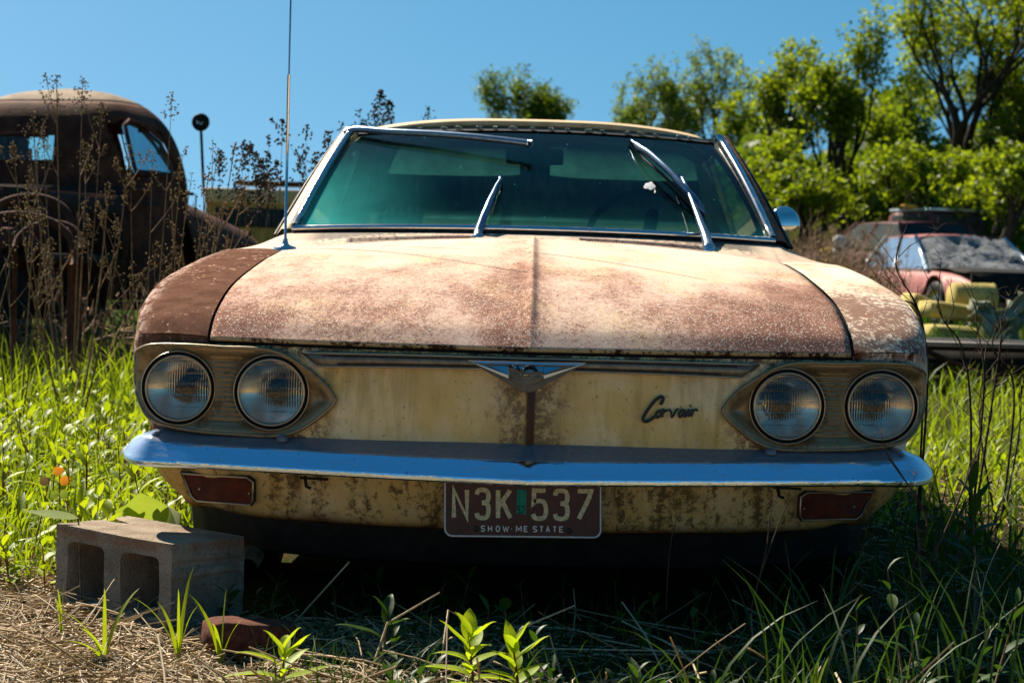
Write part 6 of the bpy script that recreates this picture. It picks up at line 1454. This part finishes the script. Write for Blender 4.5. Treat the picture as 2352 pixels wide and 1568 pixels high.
# ------------------------------------------------------------------ trees
def tree(name, label, u, D, topv, half, seed, nl, ls, mat, trunk_r=.22, start=.25, dens=1.0, lv=5, spread=.55, up=.12, crown=None, bark=None, group=None, base_z=0, bare=0.0):
    """trunk and limbs grown towards tips inside the crown, leaves in clumps round the outer twigs"""
    r_ = random.Random(seed); ra = np.random.RandomState(seed); x = (u-1219)/FP*D; top = H+(590+(u-1219)*.026-topv)/FP*D; hw = half/FP*D
    b = Vector((x, D, gh(x, D))); t_ = thing(name, label, 'tree', b, group); m_ = MB(); tips = []
    def grow(p, d, L, r, lvl):
        k = 4; pts = [p]; dd = d.copy()
        for i in range(k): dd = (dd+Vector((r_.gauss(0, .10), r_.gauss(0, .10), .05))).normalized(); pts.append(pts[-1]+dd*L/k)
        m_.tube(pts, [lerp(r, r*.62, i/k) for i in range(k+1)], max(4, 9-2*(5-lvl) if lvl > 3 else 4), cap=False)
        if lvl <= 2: tips.extend(pts[2:])
        if lvl == 0: return
        n = r_.choice((2, 3, 3)) if lvl > 1 else 3
        a0 = r_.uniform(0, 6.28)
        for j in range(n):
            a = a0+6.28*j/n+r_.uniform(-.5, .5); sp = spread*r_.uniform(.6, 1.25); o = dd.orthogonal().normalized(); o2 = dd.cross(o)
            nd_ = (dd*math.cos(sp)+(o*math.cos(a)+o2*math.sin(a))*math.sin(sp)); nd_.z += up; nd_.normalize(); st = pts[-1] if j == 0 else pts[r_.choice((2, 3, 4))]
            grow(st, nd_, L*r_.uniform(.62, .88), r*r_.uniform(.48, .64), lvl-1)
    ht = top-b.z; grow(b, Vector((r_.uniform(-.06, .06), 0, 1)), ht*start, trunk_r, lv)
    # fit to the crown size read from the photograph
    T = np.array([tuple(q) for q in tips]); zmax = np.percentile(T[:, 2], 99)-b.z; tc = (np.percentile(T[:, 0], 3)+np.percentile(T[:, 0], 97))/2-x; sx = hw/max(.1, (np.percentile(T[:, 0], 97)-np.percentile(T[:, 0], 3))/2); sz_ = ht/zmax*.97
    def fit(q): return Vector((x+(q[0]-x-tc*min(1, max(0, (q[2]-b.z)/zmax*1.6)))*sx, D+(q[1]-D)*sx, b.z+(q[2]-b.z)*sz_))
    m_.v = [tuple(fit(q)) for q in m_.v]; obj('trunk', m_, bark or LF['bark'], t_)
    T = np.array([tuple(fit(q)) for q in tips]); T = T[T[:, 2] > b.z+ht*.12]; nl = int(nl*.52); ls = ls*.60
    cl = T[ra.randint(0, len(T), nl)]; cs = hw*.085*dens; c = cl+ra.normal(0, 1, (nl, 3))*np.array([cs, cs, cs*.8])
    a = ra.normal(0, 1, (nl, 3)); a[:, 2] = a[:, 2]*.6+.1; a /= np.linalg.norm(a, axis=1)[:, None]; s = np.cross(a, ra.normal(0, 1, (nl, 3))); s /= np.linalg.norm(s, axis=1)[:, None]
    sz = ls*ra.uniform(.6, 1.35, nl)[:, None]; V = np.stack([c-a*sz*.6, c+s*sz*.38+a*sz*.05, c+a*sz*.6, c-s*sz*.38+a*sz*.05], 1).reshape(-1, 3); F = np.arange(nl*4).reshape(-1, 4)
    npmesh('crown', V, F, mat, t_, smooth=False); return t_
FT = mat_leaf('tree_leaf_bright', (0.08, 0.145, 0.006), (0.26, 0.33, 0.010), 0.55, .5); FD = mat_leaf('tree_leaf_dark', (0.05, 0.10, 0.008), (0.14, 0.20, 0.012), 0.5, .5); FB = mat_leaf('tree_leaf_pale', (0.09, 0.16, 0.015), (0.20, 0.26, 0.03), 0.5, .5)
tree('broadleaf_tree', 'round-headed green tree peeking over the middle of the car roof', 1205, 95, 168, 98, 24, 30000, .24, FD, .2, .22, 1.2, 6, .62)
tree('thin_crowned_tree', 'left of the two sparse spring trees over the right half of the roof, leaning left', 1490, 88, 138, 78, 33, 16000, .20, FB, .22, .25, .8, 6, .42)
tree('thin_crowned_tree', 'taller fan-shaped sparse tree, right of the two over the roof', 1612, 90, 105, 88, 28, 14000, .19, FB, .22, .28, .7, 6, .40)
tree('broadleaf_tree', 'small green tree in the gap between the sparse trees and the wood', 1705, 72, 190, 62, 35, 9000, .20, FT, .15, .22, 1.0, 6)
tree('broadleaf_tree', 'upright green tree at the left end of the wood, shorter than the one beside it', 1795, 56, 92, 62, 71, 11000, .19, FT, .13, .13, 1.3, 7, .42, .30)
tree('broadleaf_tree', 'upright tree with several leafy plumes and a dark forked trunk, second in the wood', 1925, 54, 42, 95, 72, 17000, .19, FT, .18, .14, 1.1, 7, .42, .26)
tree('broadleaf_tree', 'thin green tree in mid-wood, sky between it and its tallest neighbour', 2050, 60, 165, 60, 73, 8500, .19, FT, .12, .13, 1.2, 7, .42, .28)
tree('tall_tree', 'tallest tree, its top cut off by the frame near the right edge', 2215, 50, -130, 175, 43, 30000, .17, FT, .15, .17, .8, 7, .42)
tree('broadleaf_tree', 'darker thin-topped tree at the right edge of the picture', 2385, 48, 130, 110, 47, 13000, .18, FD, .16, .17, .9, 7, .46, .2)
tree('bushy_tree', 'low bushy tree just right of the windscreen pillar', 1740, 50, 305, 90, 51, 9500, .17, FT, .12, .12, 1.2, 6, .6)
tree('bushy_tree', 'low bright bushy tree in front of the forked trunk', 1865, 46, 375, 85, 52, 8000, .17, FT, .10, .12, 1.2, 6, .6)
tree('bushy_tree', 'leafy sapling mass below the tallest tree', 2090, 47, 330, 105, 53, 11000, .17, FT, .12, .12, 1.2, 6, .6)
tree('bushy_tree', 'bright drooping bush at the right edge above the green car', 2300, 44, 330, 110, 54, 13000, .17, FT, .12, .12, 1.2, 6, .6)
# dark wood floor behind
rw = np.random.RandomState(9); nl = 42000; xx = rw.uniform(3.5, 22, nl); yy = rw.uniform(58, 70, nl); hh = 4.6*np.clip((xx-3.5)/4, .25, 1)*(1+.25*np.sin(xx*1.3)+.15*np.sin(xx*3.1)); zz = rw.uniform(0, 1, nl)**.8*hh
c = np.stack([xx, yy, zz], 1); a = rw.normal(0, 1, (nl, 3)); a /= np.linalg.norm(a, axis=1)[:, None]; s = np.cross(a, rw.normal(0, 1, (nl, 3))); s /= np.linalg.norm(s, axis=1)[:, None]; sz = .30*rw.uniform(.6, 1.3, nl)[:, None]
V = np.stack([c-a*sz*.6, c+s*sz*.4, c+a*sz*.6, c-s*sz*.4], 1).reshape(-1, 3); tag(npmesh('wood_undergrowth', V, np.arange(nl*4).reshape(-1, 4), FD, origin=(12, 60, 0), smooth=False), 'dense green undergrowth closing the wood behind the trees', 'undergrowth', kind='stuff')
# ------------------------------------------------------------------ groups of like things
GROUPS = {'broadleaf_tree': 'trees of the yard and the wood', 'thin_crowned_tree': 'trees of the yard and the wood', 'tall_tree': 'trees of the yard and the wood', 'bushy_tree': 'bushy trees at the foot of the wood',
          'leafy_plant': 'leafy plants in the foreground', 'grass_tuft': 'grass tufts in the foreground', 'wrecked_car': 'wrecked cars on the right', 'scrap_hoop': 'scrap hoops at the left edge',
          'bare_weed': 'bare twiggy weeds on the right', 'straw_stalk': 'broken straw stalks', 'scrap_tank': 'yellow scrap pile'}
for o in list(col.objects):
    if o.parent is None and 'category' in o:
        k = o.name.split('.')[0]
        if k in GROUPS and 'group' not in o: o['group'] = GROUPS[k]
